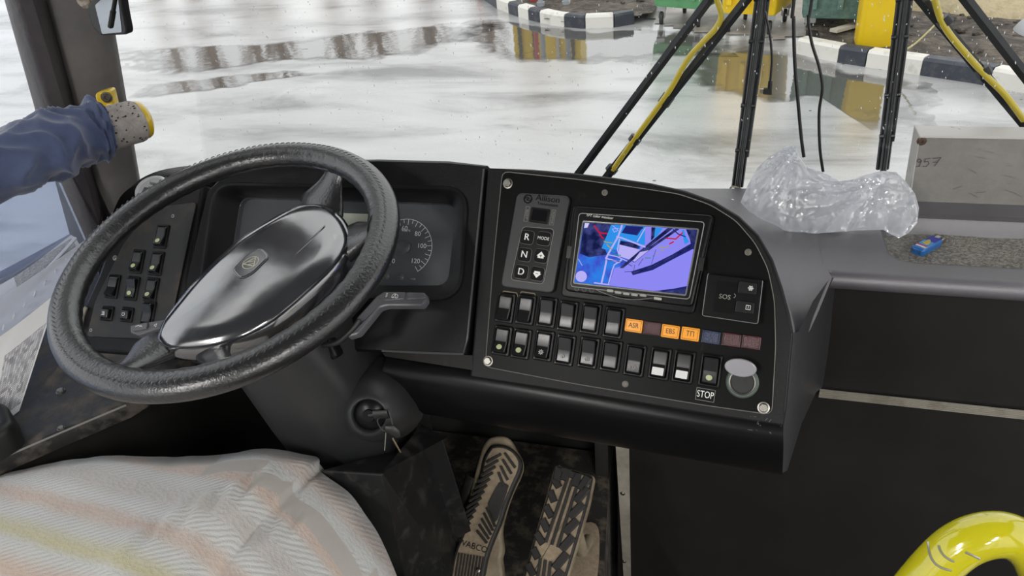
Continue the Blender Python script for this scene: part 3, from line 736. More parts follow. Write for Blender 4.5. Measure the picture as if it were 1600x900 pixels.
def rocker(pl, x, y, parent, state=0, lamp=None, w=.0255, h=.040, icon=None, square=False, a_b=None, rim=None):
    """a rocker switch: frame (part) with tilting button and lens (sub-parts)"""
    a, b = a_b if a_b else pl.uv(x, y)
    if square: h = w
    m = MB(); fo = rpoly(rect(a, b, w, h), .003, 3); fi = rpoly(rect(a, b, w-.007, h-.008), .002, 3)
    ring(m, pl, [(fo, 0), (fo, .003), (inset(fo, .0012), .004), (inset(fi, -.001), .004), (fi, .003), (fi, .0005)])
    fr = m.build('rocker_switch', rim or BLK2, parent)
    bw, bh = w-.009, h-.010
    if square:
        m = MB(); slab(m, pl, rpoly(rect(a, b, bw, bh), .002, 3), .001, .0095, .002); m.build('button', ROCK, fr)
    else:
        lo, hi = (.0115, .0065) if state == 0 else (.0065, .0115)
        prof = [(-bh/2, .001), (-bh/2, lo-.0015), (-bh/2+.0015, lo), (-bh*.02-.0005, .0062 if state == 0 else .0060), (bh*.02, .0066), (bh/2-.0015, hi), (bh/2, hi-.0015), (bh/2, .001)]
        m = MB(); n = len(prof); rws = []
        for uu, ins in ((-bw/2, .0012), (-bw/2+.0012, 0), (bw/2-.0012, 0), (bw/2, .0012)):
            rws.append([pl.P(a+uu, b+v, max(.001, kk-ins)) for v, kk in prof])
        grid(m, rws, 0, True); m.add(rws[0], [list(range(n))]); m.add(rws[-1], [list(range(n))])
        m.build('button', ROCK, fr, smooth=30)
    def kf(v):  # height of the lower facet
        if square: return .0098
        t = (-v)/(bh/2); return (.0062+(lo-.0062)*t)+.0006
    yb = -bh*.27 if not square else 0
    if lamp == 'dot':
        m = MB(); e = ell(a, b+yb, .0042, .0036, 18); m.add([pl.P(p, q, kf(q-b)+.0003) for p, q in e], [list(range(18))])
        m.build('lens', GREENL, fr, smooth=0)
    if lamp == 'white':
        m = MB(); e = rpoly(rect(a, b+yb-.001, bw*.82, bh*.30), .001, 2); m.add([pl.P(p, q, kf(q-b)+.0003) for p, q in e], [list(range(len(e)))])
        m.build('lens', M('white_lens', (.72, .72, .70), .35) if 'white_lens' not in bpy.data.materials else bpy.data.materials['white_lens'], fr, smooth=0)
    if icon:
        m = MB()
        for pts, cl in icon:
            for i in range(len(pts)-(0 if cl else 1)):
                p, q = V(pts[i])*.001, V(pts[(i+1) % len(pts)])*.001; d = (q-p)
                if d.length < 1e-6: continue
                d.normalize(); w_ = V((-d.y, d.x))*.00035
                m.add([pl.P(a+r.x, b+yb+r.y, kf(yb+r.y)+.0005) for r in (p+w_, p-w_, q-w_, q+w_)], [[0, 1, 2, 3]])
        m.build('symbol', WHITE if lamp != 'dim' else GREYL, fr, smooth=0)
    return fr
def circ(r, n=12, cx=0, cy=0, a0=0, a1=360): return [(cx+r*math.cos(math.radians(a0+(a1-a0)*i/n)), cy+r*math.sin(math.radians(a0+(a1-a0)*i/n))) for i in range(n+(0 if a1-a0 == 360 else 1))]
POWER = [(circ(2.6, 14, 0, 0, 120, 420), False), ([(0, .8), (0, 3.2)], False)]
HEAT = [([(x, -2.5), (x+.8, -.8), (x-.6, .8), (x, 2.5)], False) for x in (-2, 0, 2)]+[([(-3.2, -3), (3.2, -3)], False)]
SUN = [(circ(1.7, 10), True)]+[([(2.4*math.cos(t*math.pi/4), 2.4*math.sin(t*math.pi/4)), (3.7*math.cos(t*math.pi/4), 3.7*math.sin(t*math.pi/4))], False) for t in range(8)]
FOG = [([(-.4, -2.2), (-.4, 2.2)]+[(.6, 2.1), (2, 1.2), (2.4, 0), (2, -1.2), (.6, -2.1)], True)]+[([(-1.2, y), (-3.6, y-.7)], False) for y in (1.6, 0, -1.6)]
RFOG = [([(.4, -2.2), (.4, 2.2), (-.6, 2.1), (-2, 1.2), (-2.4, 0), (-2, -1.2), (-.6, -2.1)], True)]+[([(1.2, y), (3.8, y)], False) for y in (1.6, 0, -1.6)]+[([(2.4, -2.4), (2.4, 2.4)], False)]
BRK = [(circ(2.6, 14), True), (circ(3.9, 8, 0, 0, 145, 215), False), (circ(3.9, 8, 0, 0, -35, 35), False), ([(0, 1.4), (0, -1.4)], False)]
DASHI = [([(-2.6, -2), (2.6, -2), (2.6, 2), (-2.6, 2)], True), ([(-2.6, 0), (2.6, 0)], False)]
for x, y, stt, lp in ((254, 370, 0, 'dot'), (216, 409, 0, 'dot'), (246, 412, 0, 'dot'), (178, 448, 0, None), (208, 451, 1, 'dot'), (238, 453, 0, 'dot'), (233, 490, 1, None)):
    rocker(LEF, x, y, wing, stt, lp, h=.041)
rocker(LEF, 169, 490, wing, square=True, icon=HEAT, w=.025); rocker(LEF, 200, 492, wing, square=True, icon=POWER, w=.025)
# broken edge chips of the old panel
m = MB(); a, b = LEF.uv(131, 497); slab(m, LEF, [(a-.004, b-.02), (a+.003, b-.012), (a+.002, b+.004), (a+.005, b+.018), (a-.002, b+.02)], .001, .004, .001); m.build('chipped_bracket', M('dirty_beige', (.22, .20, .16), .7), wing)

# tachograph-like oval gauge on the left top
tp = Plane(pt(236, 297, 1.28), -14, 52)
tg = thing('oval_display_unit', tp.o, 'silver oval unit with small dark display on the far left of the dash', 'display unit')
m = MB(); e0 = ell(0, 0, .043, .030, 36); ring(m, tp, [(e0, -.035), (e0, -.003), (inset(e0, .003), .0), (ell(0, 0, .0335, .0235, 36), -.002)]); m.build('bezel', M('silver_plastic', (.50, .51, .51), .35, .3), tg)
m = MB(); slab(m, tp, ell(0, 0, .0335, .0235, 36), -.034, -.0022); m.build('face', M('grey_face', (.34, .35, .35), .5), tg)
m = MB(); slab(m, tp, rpoly(rect(.002, -.006, .044, .018), .001), -.002, .0004); m.build('display', M('lcd_dark_green', (.07, .08, .07), .3), tg)
text('NAKO', tp, -.004, .0125, -.0018, .0075, RUBBER, tg)
m = MB(); tube(m, [tp.P(0, -.02, -.02), tp.P(0, -.09, -.04)], .014, 10); m.build('stem', BLK, tg)
# dark hood behind it
m = MB(); hc = pt(238, 318, 1.36)
hood = spline([pt(172, 345, 1.30), pt(190, 305, 1.32), pt(225, 283, 1.34), pt(275, 273, 1.33), pt(330, 272, 1.30)], 8)
hood2 = [p+V((.0, .07, -.01)) for p in hood]
grid(m, [[V((p.x, p.y-.005, p.z-.02)) for p in hood], hood, [p+V((0, .03, .004)) for p in hood], hood2, [V((p.x, p.y+.02, 1.38)) for p in hood2]]); m.build('hood', BLK, wing, smooth=60)

# ================================================================== RIGHT CONTROL PANEL
cp = thing('control_panel', CON.hit(980, 560), 'black right control panel with two rows of rocker switches and coloured indicators', 'control panel')
pp = CON.uvs([(785, 268), (900, 280), (1000, 294), (1060, 303), (1110, 320), (1150, 345), (1180, 380), (1200, 420), (1210, 470), (1212, 540), (1206, 648), (1100, 633), (900, 600), (758, 573), (770, 420)], .002)
pr = rpoly(pp, .01, 3)
m = MB(); slab(m, CON, pr, -.001, .002, .0007); m.build('plate', PLATE, cp)
m = MB(); tube(m, [CON.P(a, b, .002) for a, b in pr]+[CON.P(*pr[0], .002)], .0006, 5, cap=False); m.build('plate_edge', LINE, cp)
K = .002
CPL = Plane(hun=(CON.P(0, 0, K), CON.h, CON.u, CON.n))
for q in ((794, 287), (763, 564), (1193, 637)): bolt(CPL, *q, .0058, cp, 'hex_bolt')
for q in ((945, 301), (1169, 394), (977, 600)): bolt(CPL, *q, .0034, cp, 'screw', M('dull_screw', (.16, .15, .13), .5, .6), hexa=False)
for x, y, s in ((790, 481, 0), (822, 484, 0), (855, 488, 1), (887, 494, 1), (923, 498, 1), (959, 504, 1)):
    rocker(CPL, x, y, cp, s, None, w=.0275, h=.0435)
DIM = 'dim'
for x, y, s, lp, ic in ((785, 532, 0, 'dot', None), (815, 537, 0, 'dot', None), (850, 540, 0, None, SUN), (883, 547, 1, 'dim', FOG), (920, 551, 1, 'dim', RFOG),
                        (955, 556, 1, None, None), (992, 563, 1, 'dim', BRK), (1031, 568, 0, 'white', None), (1068, 573, 0, 'white', None), (1110, 579, 1, 'dot', None)):
    rocker(CPL, x, y, cp, s, lp, w=.0275, h=.0435, icon=ic)
# worn beige rings above the first switches
BEI = M('worn_beige_edge', (.26, .21, .15), .7)
for q in ((798, 458), (826, 459)):
    a, b = CPL.uv(*q); m = MB(); stroke(m, CPL, [(a-.014, b-.004), (a-.011, b+.0015), (a+.009, b+.0015), (a+.012, b-.004)], .0012, .0004); m.build('wear_mark', BEI, cp, smooth=0)
# indicator lamps in a strip
st_ = CPL.uvs([(978, 496), (1190, 527), (1190, 549), (978, 519)]); m = MB(); slab(m, CPL, st_, 0, .001, .0004); m.build('indicator_strip', BLK2, cp)
for x, y, mt, tx in ((991, 509, ORNG, 'ASR'), (1019, 513, REDL, None), (1048, 518, ORNG, 'EBS'), (1079, 522, ORNG, 'ТП'), (1111, 527, BLUL, None), (1143, 531, REDL, None), (1174, 535, REDL, None)):
    a, b = CPL.uv(x, y); m = MB(); slab(m, CPL, rpoly(rect(a, b, .0235, .0175), .0015, 2), .0008, .0045 if mt is ORNG else .003, .001); io = m.build('indicator_lamp', mt, cp)
    m = MB(); R_ = rect(a, b, .0195, .0135); stroke(m, CPL, R_, .0006, (.0045 if mt is ORNG else .003)+.0001, closed=True); m.build('rim_line', M('lamp_rim', (.25, .09, .01), .5) if 'lamp_rim' not in bpy.data.materials else bpy.data.materials['lamp_rim'], io, smooth=0) if mt is ORNG else m.build('rim_line', BLK2, io, smooth=0)
    if tx: text(tx, CPL, a, b, .0046, .0095, RUBBER, io, wide=.85)
# STOP legend
a, b = CPL.uv(1102, 617); text('STOP', CPL, a, b, .0001, .0125, WHITE, cp, wide=.72)
m = MB(); stroke(m, CPL, rect(a, b, .0235, .0155), .0005, .0003, closed=True); m.build('legend_frame', GREYL, cp, smooth=0)
# cigarette lighter socket with its hinged cap
a, b = CPL.uv(1160, 597); m = MB()
lathe(m, CPL, a, b, [(.0205, 0), (.0205, .002), (.0185, .004), (.0165, .004), (.0150, .002), (.0148, -.012), (.0145, -.03), (0, -.03)], 32)
so = m.build('power_socket', [M('greenish_ring', (.075, .10, .085), .4)], cp)
m = MB(); lathe(m, CPL, a, b, [(.0170, .0042), (.0165, .0052), (.0150, .0046), (.0147, .001)], 32); m.build('ring', SILV, so)
m = MB(); slab(m, CPL, ell(a, b, .0148), .0001, .0006); lathe(m, CPL, a, b, [(.006, .0006), (.006, .0012), (.0035, .0012), (.0035, .002), (0, .002)], 14); m.build('hole_disc_contact', M('socket_hole_shade', (.004, .004, .004), .5), so)  # flat black disc on the plate; dark of the hole put into its colour
cpn = CPL.P(a-.004, b+.0145, .006); cd = (CPL.u*.35+CPL.n*.94).normalized()
cap = Plane(hun=(cpn+CPL.n*.010+CPL.u*.004, CPL.h, CPL.n.cross(CPL.h)*-1*0+(CPL.n*.80-CPL.u*-.60).normalized()*1.0, CPL.h.cross((CPL.n*.80+CPL.u*.60).normalized())))
cap.u = (CPL.u*.97-CPL.n*-.24).normalized(); cap.n = CPL.h.cross(cap.u)
m = MB(); e0 = ell(0, 0, .0195, .0115, 32); slab(m, cap, e0, -.001, .0025, .001); m.build('socket_cap', M('grey_cap', (.33, .32, .34), .3, .3), so)
m = MB(); tube(m, [CPL.P(a+.003, b+.0165, .001), cap.P(.006, -.011, 0)], .0022, 8); m.build('hinge', SILV, so)
# scratches in the lower corner
random.seed(11); m = MB()
for i in range(14):
    x = random.uniform(1165, 1205); y = random.uniform(655, 690); a, b = CON.uv(x, y-12); L = random.uniform(.002, .007); t = random.uniform(0, 3.1)
    stroke(m, CON, [(a, b), (a+L*math.cos(t), b+L*math.sin(t)*.6)], .0004, .0004)
m.build('scratches', LINE, dash, smooth=0)

# --- gear selector keypad
A4 = CPL.uvs([(808, 301), (891, 306), (864, 459), (781, 448)], .008); A4 = [A4[0], A4[1], A4[2], A4[3]]
KEYM = M('matt_key_rubber', (.006, .006, .0065), .6, spec=.15)
ks = thing('gear_selector', CPL.hit(836, 380), 'black gear selector keypad with six square keys and a small display', 'gear selector')
HOU = M('keypad_housing', (.022, .022, .023), .42, bump=(1500, .1, .0004))
m = MB(); slab(m, CPL, rpoly(A4, .009, 5), 0, .009, .0025, nb=4); m.build('housing', HOU, ks)
kd = V(CPL.uv(890, 307, .009))-V(CPL.uv(863, 459, .009)); krot = math.atan2(kd.y, kd.x)-math.pi/2
KK = .009
kc, kn = math.cos(krot), math.sin(krot)
KPL = Plane(hun=(CPL.P(*CPL.uv(836, 380, KK), KK), CPL.h*kc+CPL.u*kn, CPL.u*kc-CPL.h*kn, CPL.n))
fr_ = KPL.uvs([(817, 354), (866, 358), (849, 444), (798, 437)]); m = MB(); tube(m, [KPL.P(*q, .0001) for q in rpoly(fr_, .006, 4)+[rpoly(fr_, .006, 4)[0]]], .0005, 5, cap=False); m.build('key_field_line', GREYL, ks)
m = MB(); slab(m, KPL, rpoly(fr_, .006, 4), 0, .0004); m.build('key_field', BLK2, ks)
for x, y, s in ((824, 371, 'R'), (850, 373, 'MODE'), (820, 398, 'N'), (846, 400, 'up'), (815, 425, 'D'), (840, 428, 'dn')):
    a, b = KPL.uv(x, y); m = MB(); slab(m, KPL, rpoly(rect(a, b, .0195, .019), .0045, 4), 0, .0028, .0012); ky = m.build('key', KEYM, ks)
    m = MB(); e = rpoly(rect(a, b, .0195, .019), .0045, 4); tube(m, [KPL.P(*q, .0007) for q in e+[e[0]]], .0004, 4, cap=False); m.build('key_rim', GREYL, ky)
    if s in ('up', 'dn'):
        f = 1 if s == 'up' else -1; m = MB()
        m.add([KPL.P(a+p, b+q*f, .003) for p, q in ((-.0062, -.0005), (.0062, -.0005), (0, .006))], [[0, 1, 2]])
        m.add([KPL.P(a+p, b+q*f, .003) for p, q in ((-.0045, -.0035), (.0045, -.0035), (.0045, -.0005), (-.0045, -.0005))], [[0, 1, 2, 3]]); m.build('arrow', WHITE, ky, smooth=0)
        m = MB(); stroke(m, KPL, [(a-.0018, b), (a+.0018, b)], .0008, .0032); 
        if f == 1: stroke(m, KPL, [(a, b-.0018), (a, b+.0018)], .0008, .0032)
        m.build('sign', RUBBER, ky, smooth=0)
    else:
        text(s, KPL, a, b, .0028, .0135 if len(s) == 1 else .0062, WHITE, ky)
        if len(s) == 1: text(s, KPL, a+.0003, b, .00279, .0135, WHITE, ky)
a, b = KPL.uv(843, 337); m = MB(); slab(m, KPL, rpoly(rect(a, b, .0285, .0215), .0022, 3), 0, .0016, .0008); m.build('display_frame', BLK2, ks)
m = MB(); slab(m, KPL, rpoly(rect(a, b, .023, .0165), .0015, 3), .001, .0019, .0003); m.build('display', M('display_black', (.005, .005, .006), .08), ks)
text('SELECT', KPL, a-.0195, b, .0002, .0042, GREYL, ks, rot=-math.pi/2); text('MONITOR', KPL, a+.0200, b, .0002, .0038, GREYL, ks, rot=-math.pi/2)
for dx in (-.0195, .02):
    m = MB(); stroke(m, KPL, rect(a+dx, b, .0055, .0215), .0004, .0002, closed=True); m.build('legend_frame', GREYL, ks, smooth=0)
a, b = KPL.uv(853, 311); EMB = M('raised_lettering', (.0035, .0035, .004), .2)
text('Allison', KPL, a+.003, b+.0005, .0002, .0125, EMB, ks, ext=.0006, wide=1.05); text('Transmission', KPL, a+.004, b-.0075, .0002, .0058, EMB, ks, ext=.0006)
a, b = KPL.uv(825, 311); m = MB(); lathe(m, KPL, a, b, [(.0066, 0), (.0066, .0009), (.0048, .0009), (.0048, 0)], 24)
for f in (1, -1): stroke(m, KPL, [(a+f*x*.001, b+f*y*.001) for x, y in ((-4, 1), (-2, 2.4), (.5, 2), (1.6, .6), (.5, -.2))], .0011, .0009)
m.build('emblem', EMB, ks)

# --- TFT monitor
mo = thing('reversing_monitor', CPL.hit(990, 400), 'small colour monitor with a blue camera picture set in the control panel', 'monitor')
def Z8(x, y): return (880+x/5, 310+y/5)
O0 = CPL.uvs([Z8(80, 52), Z8(1185, 125), Z8(1020, 905), Z8(-18, 765)], .004)
O1 = CPL.uvs([Z8(88, 60), Z8(1172, 130), Z8(1012, 850), Z8(12, 722)], .012)
m = MB(); slab(m, CPL, rpoly(O0, .007, 4), 0, .006, .002); slab(m, CPL, rpoly(O1, .007, 4), .004, .013, .003, nb=4); m.build('housing', BLK2, mo)
MK = .013
I0 = CPL.uvs([Z8(125, 115), Z8(1105, 185), Z8(985, 788), Z8(58, 688)], MK)
I1 = CPL.uvs([Z8(150, 170), Z8(1065, 235), Z8(962, 765), Z8(75, 668)], MK)
scr = CPL.uvs([Z8(160, 188), Z8(1048, 246), Z8(955, 748), Z8(88, 656)], MK)
m = MB(); e = rpoly(I0, .005, 4); tube(m, [CPL.P(*q, MK+.0002) for q in e+[e[0]]], .0006, 5, cap=False); m.build('bezel_line', M('bezel_edge', (.28, .28, .26), .35), mo)
e = rpoly(I1, .003, 4); e2 = rpoly(scr, .001, 4)
m = MB(); ring(m, CPL, [(e, MK+.0001), (inset(e, .0006), MK+.0012), (inset(e, .0018), MK+.0012), (e2, MK+.0003)]); m.build('screen_frame', M('screen_frame_grey', (.20, .20, .19), .25, .3), mo)
# the picture on the screen, flat coloured shapes as the camera shows them
cols = [('blue_floor', (.02, .13, .62)), ('lavender_wall', (.28, .26, .93)), ('dark_blue', (.01, .015, .06)), ('light_frame', (.50, .45, .95)), ('cyan_blue', (.03, .30, .85)), ('guide_red', (.60, .01, .05)), ('guide_yellow', (.40, .36, .08)), ('guide_green', (.02, .30, .22)), ('navy', (.015, .02, .16)), ('glare', (.62, .62, .95))]
EM = [M('screen_'+n_, (0, 0, 0), .5, spec=0, emit=c, es=.95) for n_, c in cols]
def wob(name, c1, c2, sc):
    mt = M(name, (0, 0, 0), .5, spec=0, emit=c1, es=.95); nt = mt.node_tree; g = nt.nodes.new('ShaderNodeNewGeometry'); t = nt.nodes.new('ShaderNodeTexNoise'); r = nt.nodes.new('ShaderNodeValToRGB')
    t.inputs['Scale'].default_value = sc; t.inputs['Detail'].default_value = 5; r.color_ramp.elements[0].color = (*c1, 1); r.color_ramp.elements[1].color = (*c2, 1); r.color_ramp.elements[0].position = .4; r.color_ramp.elements[1].position = .65
    nt.links.new(g.outputs['Position'], t.inputs['Vector']); nt.links.new(t.outputs['Fac'], r.inputs['Fac']); nt.links.new(r.outputs['Color'], nt.nodes['Principled BSDF'].inputs['Emission Color']); return mt
EM[0] = wob('screen_blue_floor_mottle', (.03, .22, .82), (.05, .08, .60), 60)
EM[2] = wob('screen_dark_mottle', (.008, .012, .07), (.05, .06, .22), 90)
polys = [  # (material, points in the zoomed drawing)
    (0, [(160, 188), (1048, 246), (955, 748), (88, 656)]),
    (2, [(160, 188), (400, 204), (330, 400), (345, 440), (200, 460), (130, 430)]),
    (9, [(170, 192), (205, 194), (190, 228), (163, 232)]),
    (1, [(640, 220), (1048, 246), (955, 748), (700, 724), (360, 680), (400, 540), (470, 530), (600, 400)]),
    (4, [(375, 206), (640, 222), (640, 360), (560, 380), (430, 400), (330, 400), (300, 390)]),
    (8, [(490, 214), (625, 222), (580, 290), (455, 270)]),
    (2, [(450, 330), (560, 350), (600, 380), (580, 400), (440, 360)]),
    (3, [(440, 360), (600, 400), (520, 480), (430, 450)]),
    (0, [(345, 478), (420, 490), (455, 505), (470, 530), (400, 545), (360, 672), (300, 668)]),
    (4, [(700, 226), (780, 232), (740, 290), (700, 320)]),
    (2, [(690, 226), (720, 228), (712, 300), (700, 320), (686, 330)]),
    (2, [(815, 232), (860, 234), (640, 405), (470, 545), (440, 545), (500, 490)]),
    (2, [(880, 236), (910, 240), (680, 400), (560, 500), (540, 495), (600, 430)]),
    (3, [(600, 420), (670, 405), (560, 495), (545, 490)]),
    (2, [(960, 242), (1048, 246), (1020, 400), (1005, 390), (990, 320)]),
    (4, [(955, 290), (985, 340), (950, 360), (925, 250), (945, 245)]),
    (8, [(1030, 340), (1015, 395), (870, 470), (700, 560), (545, 600), (530, 572), (690, 520), (850, 440), (1000, 352)]),
    (2, [(1020, 360), (1012, 378), (850, 462), (700, 540), (545, 590), (540, 580), (700, 528), (850, 448)]),
    (2, [(970, 690), (955, 748), (740, 728), (820, 715)]), (8, [(990, 680), (975, 705), (820, 722), (700, 724), (860, 706)]),
    (3, circ(44, 22, 142, 610)),
]
lines = [(3, 14, [(460, 212), (430, 300), (350, 440), (335, 470)]), (3, 12, [(420, 300), (460, 310), (640, 380)]), (3, 10, [(440, 320), (425, 400), (440, 450)]),
         (3, 12, [(340, 470), (440, 500), (455, 480)]), (3, 14, [(340, 480), (325, 560), (300, 665)]), (3, 10, [(430, 500), (400, 520), (385, 560), (355, 670)]), (3, 10, [(245, 660), (360, 675)]),
         (3, 8, [(350, 440), (420, 455), (500, 490)]), (3, 5, [(390, 215), (430, 250), (400, 265), (385, 240), (435, 235)]), (3, 5, [(120, 475), (150, 525)]), (3, 8, [(580, 340), (640, 235)]), (2, 6, [(575, 290), (600, 250), (625, 230)]),
         (5, 11, [(245, 215), (285, 270), (345, 276)]), (5, 11, [(288, 285), (312, 312)]), (5, 10, [(935, 268), (880, 318), (808, 312)]), (5, 11, [(862, 340), (832, 356)]),
         (6, 8, [(320, 336), (345, 345), (382, 348)]), (6, 8, [(343, 362), (380, 398)]), (6, 7, [(750, 382), (800, 385), (822, 372)]), (6, 7, [(765, 406), (780, 402)]), (6, 7, [(735, 430), (745, 425)]),
         (7, 8, [(388, 415), (402, 422)]), (7, 8, [(400, 440), (450, 446)]), (7, 6, [(640, 466), (685, 466)]), (7, 6, [(700, 452), (712, 448)]),
         (2, 3, [(725, 400), (690, 515)]), (8, 4, [(480, 575), (545, 572)]), (2, 4, [(590, 525), (625, 470)]), (2, 3, [(560, 520), (550, 590)]), (8, 8, [(860, 244), (900, 280), (955, 300)]), (8, 4, [(340, 480), (470, 500)]), (2, 4, [(480, 500), (540, 530)])]
m = MB(); kq = MK+.0004
for i, (mi, P) in enumerate(polys):
    m.add([CPL.P(*CPL.uv(*Z8(x, y), MK), kq+i*.00002) for x, y in P], [list(range(len(P)))], mi)
for i, (mi, w_, P) in enumerate(lines):
    stroke(m, CPL, [CPL.uv(*Z8(x, y), MK) for x, y in P], w_/5*.00087, kq+.0006+i*.00001, mi)
m.build('screen', EM, mo, smooth=0)
a, b = CPL.uv(*Z8(285, 143), MK); text('TFT color monitor', CPL, a, b, MK, .0050, WHITE, mo, rot=-.02)
for x, y in ((107, 706), (164, 713), (222, 718)):
    a, b = CPL.uv(*Z8(x, y), MK); m = MB(); lathe(m, CPL, a, b, [(.0031, MK), (.0031, MK+.0004), (.0025, MK+.0004), (.0025, MK-.002)], 18); m.build('sensor_hole', M('hole_rim', (.05, .05, .05), .3) if 'hole_rim' not in bpy.data.materials else bpy.data.materials['hole_rim'], mo)
BTN = M('grey_button', (.25, .25, .23), .3, .2)
for x, y in ((368, 722), (430, 735), (494, 745), (558, 752), (625, 757)):
    a, b = CPL.uv(*Z8(x, y), MK); m = MB(); slab(m, CPL, rpoly(rect(a, b, .0095, .0042), .0018, 3), MK, MK+.002, .0008); m.build('button', BTN, mo)
a, b = CPL.uv(*Z8(740, 783), MK); m = MB(); slab(m, CPL, rpoly(rect(a, b, .011, .0045), .0018, 3), MK, MK+.002, .0008); m.build('power_button', SILV, mo)
m = MB(); cv = spline([CPL.hit(*Z8(x, y), MK) for x, y in ((240, 705), (330, 745), (450, 780), (580, 790), (700, 778))], 5); tube(m, cv, .0004, 4); m.build('button_curve', GREYL, mo)
a, b = CPL.uv(*Z8(865, 798), MK); m = MB(); stroke(m, CPL, rect(a, b, .024, .0065), .0003, MK+.0001, closed=True); m.build('label_frame', GREYT, mo, smooth=0)
for z_, r_ in (((45, 420), 1.45), ((1078, 515), -1.65)):
    a, b = CPL.uv(*Z8(*z_), MK); m = MB(); slab(m, CPL, rect(a, b, .0065, .017), MK, MK+.0008, .0003); m.build('side_tab', GREYT, mo)

# --- SOS unit
su = thing('emergency_call_unit', CPL.hit(1145, 465), 'black emergency call unit with two small buttons right of the monitor', 'call unit')
S0 = CPL.uvs([(1106, 427), (1192, 437), (1184, 506), (1097, 493)], .016)
m = MB(); slab(m, CPL, rpoly(S0, .003, 3), 0, .016, .0015); m.build('housing', BLK2, su)
m = MB(); e = rpoly(S0, .003, 3); tube(m, [CPL.P(*q, .0157) for q in e[6:]+e[:3]], .0005, 5, cap=False); m.build('edge_line', M('sos_edge', (.20, .20, .19), .3), su)
a, b = CPL.uv(1134, 463, .016); m = MB(); slab(m, CPL, rect(a, b-.001, .026, .040), .0158, .0164, .0003); m.build('speaker_area', PLATE, su)
text('SOS', CPL, a-.001, b-.001, .0164, .0085, GREYL, su)
m = MB(); stroke(m, CPL, [(a+.0092+.0026*math.cos(t*.5-1.2), b+.002+.0026*math.sin(t*.5-1.2)) for t in range(6)], .0007, .0165); m.build('handset_mark', GREYL, su, smooth=0)
for (x, y), ic in (((1168, 450), [([(3.4*math.cos(t*math.pi/3), 3.4*math.sin(t*math.pi/3)), (-3.4*math.cos(t*math.pi/3), -3.4*math.sin(t*math.pi/3))], False) for t in range(3)]+[(circ(2.4, 10), True)]), ((1164, 480), [([(-2.6, -2.6), (2.6, -2.6), (2.6, 2.6), (-2.6, 2.6)], True), ([(0, 1.6), (0, -.4)], False), ([(0, -1.1), (0, -1.6)], False)])):
    a, b = CPL.uv(x, y, .016); m = MB(); slab(m, CPL, rpoly(rect(a, b, .0225, .015), .002, 3), .0158, .0185, .0008); bt = m.build('call_button', ROCK, su)
    m = MB()
    for pts, cl in ic: stroke(m, CPL, [(a+.004+p*.001, b+q*.001) for p, q in pts], .0006, .0187, closed=cl)
    m.build('symbol', WHITE, bt, smooth=0)

# ================================================================== STEERING
WC = V((-.625, .713, 1.652)); az, el_ = math.radians(-5.03), math.radians(75.07)
wn_ = V((math.cos(el_)*math.sin(az), -math.cos(el_)*math.cos(az), math.sin(el_))); we1 = V((0, 1, 0)).cross(wn_).normalized(); we2 = wn_.cross(we1)
WH = Plane(hun=(WC, we1, we2, wn_))
sw = thing('steering_wheel', WC-wn_*.08, 'large worn black steering wheel with four spokes and a glossy hub cover', 'steering wheel')
RM, TR = .2155, .0192
rows = []
for i in range(160):
    t = 2*math.pi*i/160; c = WH.P(RM*math.cos(t), RM*math.sin(t), 0); rd = (WH.P(math.cos(t), math.sin(t), 0)-WC)
    row = []
    for j in range(20):
        s = 2*math.pi*j/20; rr = TR*(1+.10*math.cos(2*s))
        # finger grips on the inner underside
        g = 0
        if math.cos(s) < -.2: g = -.0013*(.5+.5*math.cos(t*56))*(-math.cos(s))
        row.append(c+rd*(rr+g)*math.cos(s)+wn_*(rr+g)*math.sin(s)*.96)
    rows.append(row)
rows.append(rows[0]); m = MB(); grid(m, rows, 0, True); m.build('rim', LEATHER, sw, smooth=60)
# stitched seam along the top of the rim
m = MB()
for i in range(150):
    t = 2*math.pi*i/150; t2 = t+.022; r0 = RM+.008
    tube(m, [WH.P(r0*math.cos(t), r0*math.sin(t), .0172), WH.P((r0-.0018)*math.cos((t+t2)/2), (r0-.0018)*math.sin((t+t2)/2), .0184), WH.P((r0-.003)*math.cos(t2), (r0-.003)*math.sin(t2), .0178)], .0006, 4)
m.build('seam', M('seam_thread', (.05, .05, .055), .4), sw)
# hub cover
pad_px = [(243, 534), (248, 515), (266, 488), (300, 447), (340, 407), (385, 369), (430, 341), (465, 323), (492, 318), (516, 322), (538, 340), (549, 366), (545, 388), (524, 420), (480, 462), (430, 503), (385, 527), (340, 541), (290, 548), (258, 546)]
PK = -.028
pad = [tuple(p.xy) for p in spline([V((*q, 0)) for q in WH.uvs(pad_px+pad_px[:1], PK)], 4)][:-1]
cx_ = sum(p[0] for p in pad)/len(pad); cy_ = sum(p[1] for p in pad)/len(pad)
def scl(f): return [(cx_+(x-cx_)*f, cy_+(y-cy_)*f) for x, y in pad]
m = MB(); loops = [(scl(.86), PK-.045), (scl(.97), PK-.025), (scl(1.0), PK-.010), (scl(.995), PK-.004), (scl(.97), PK+.003), (scl(.90), PK+.009), (scl(.7), PK+.013), (scl(.4), PK+.0145), (scl(.1), PK+.015), (scl(.01), PK+.015)]
ring(m, WH, loops); hc_ = m.build('hub_cover', PAD, sw, smooth=60)
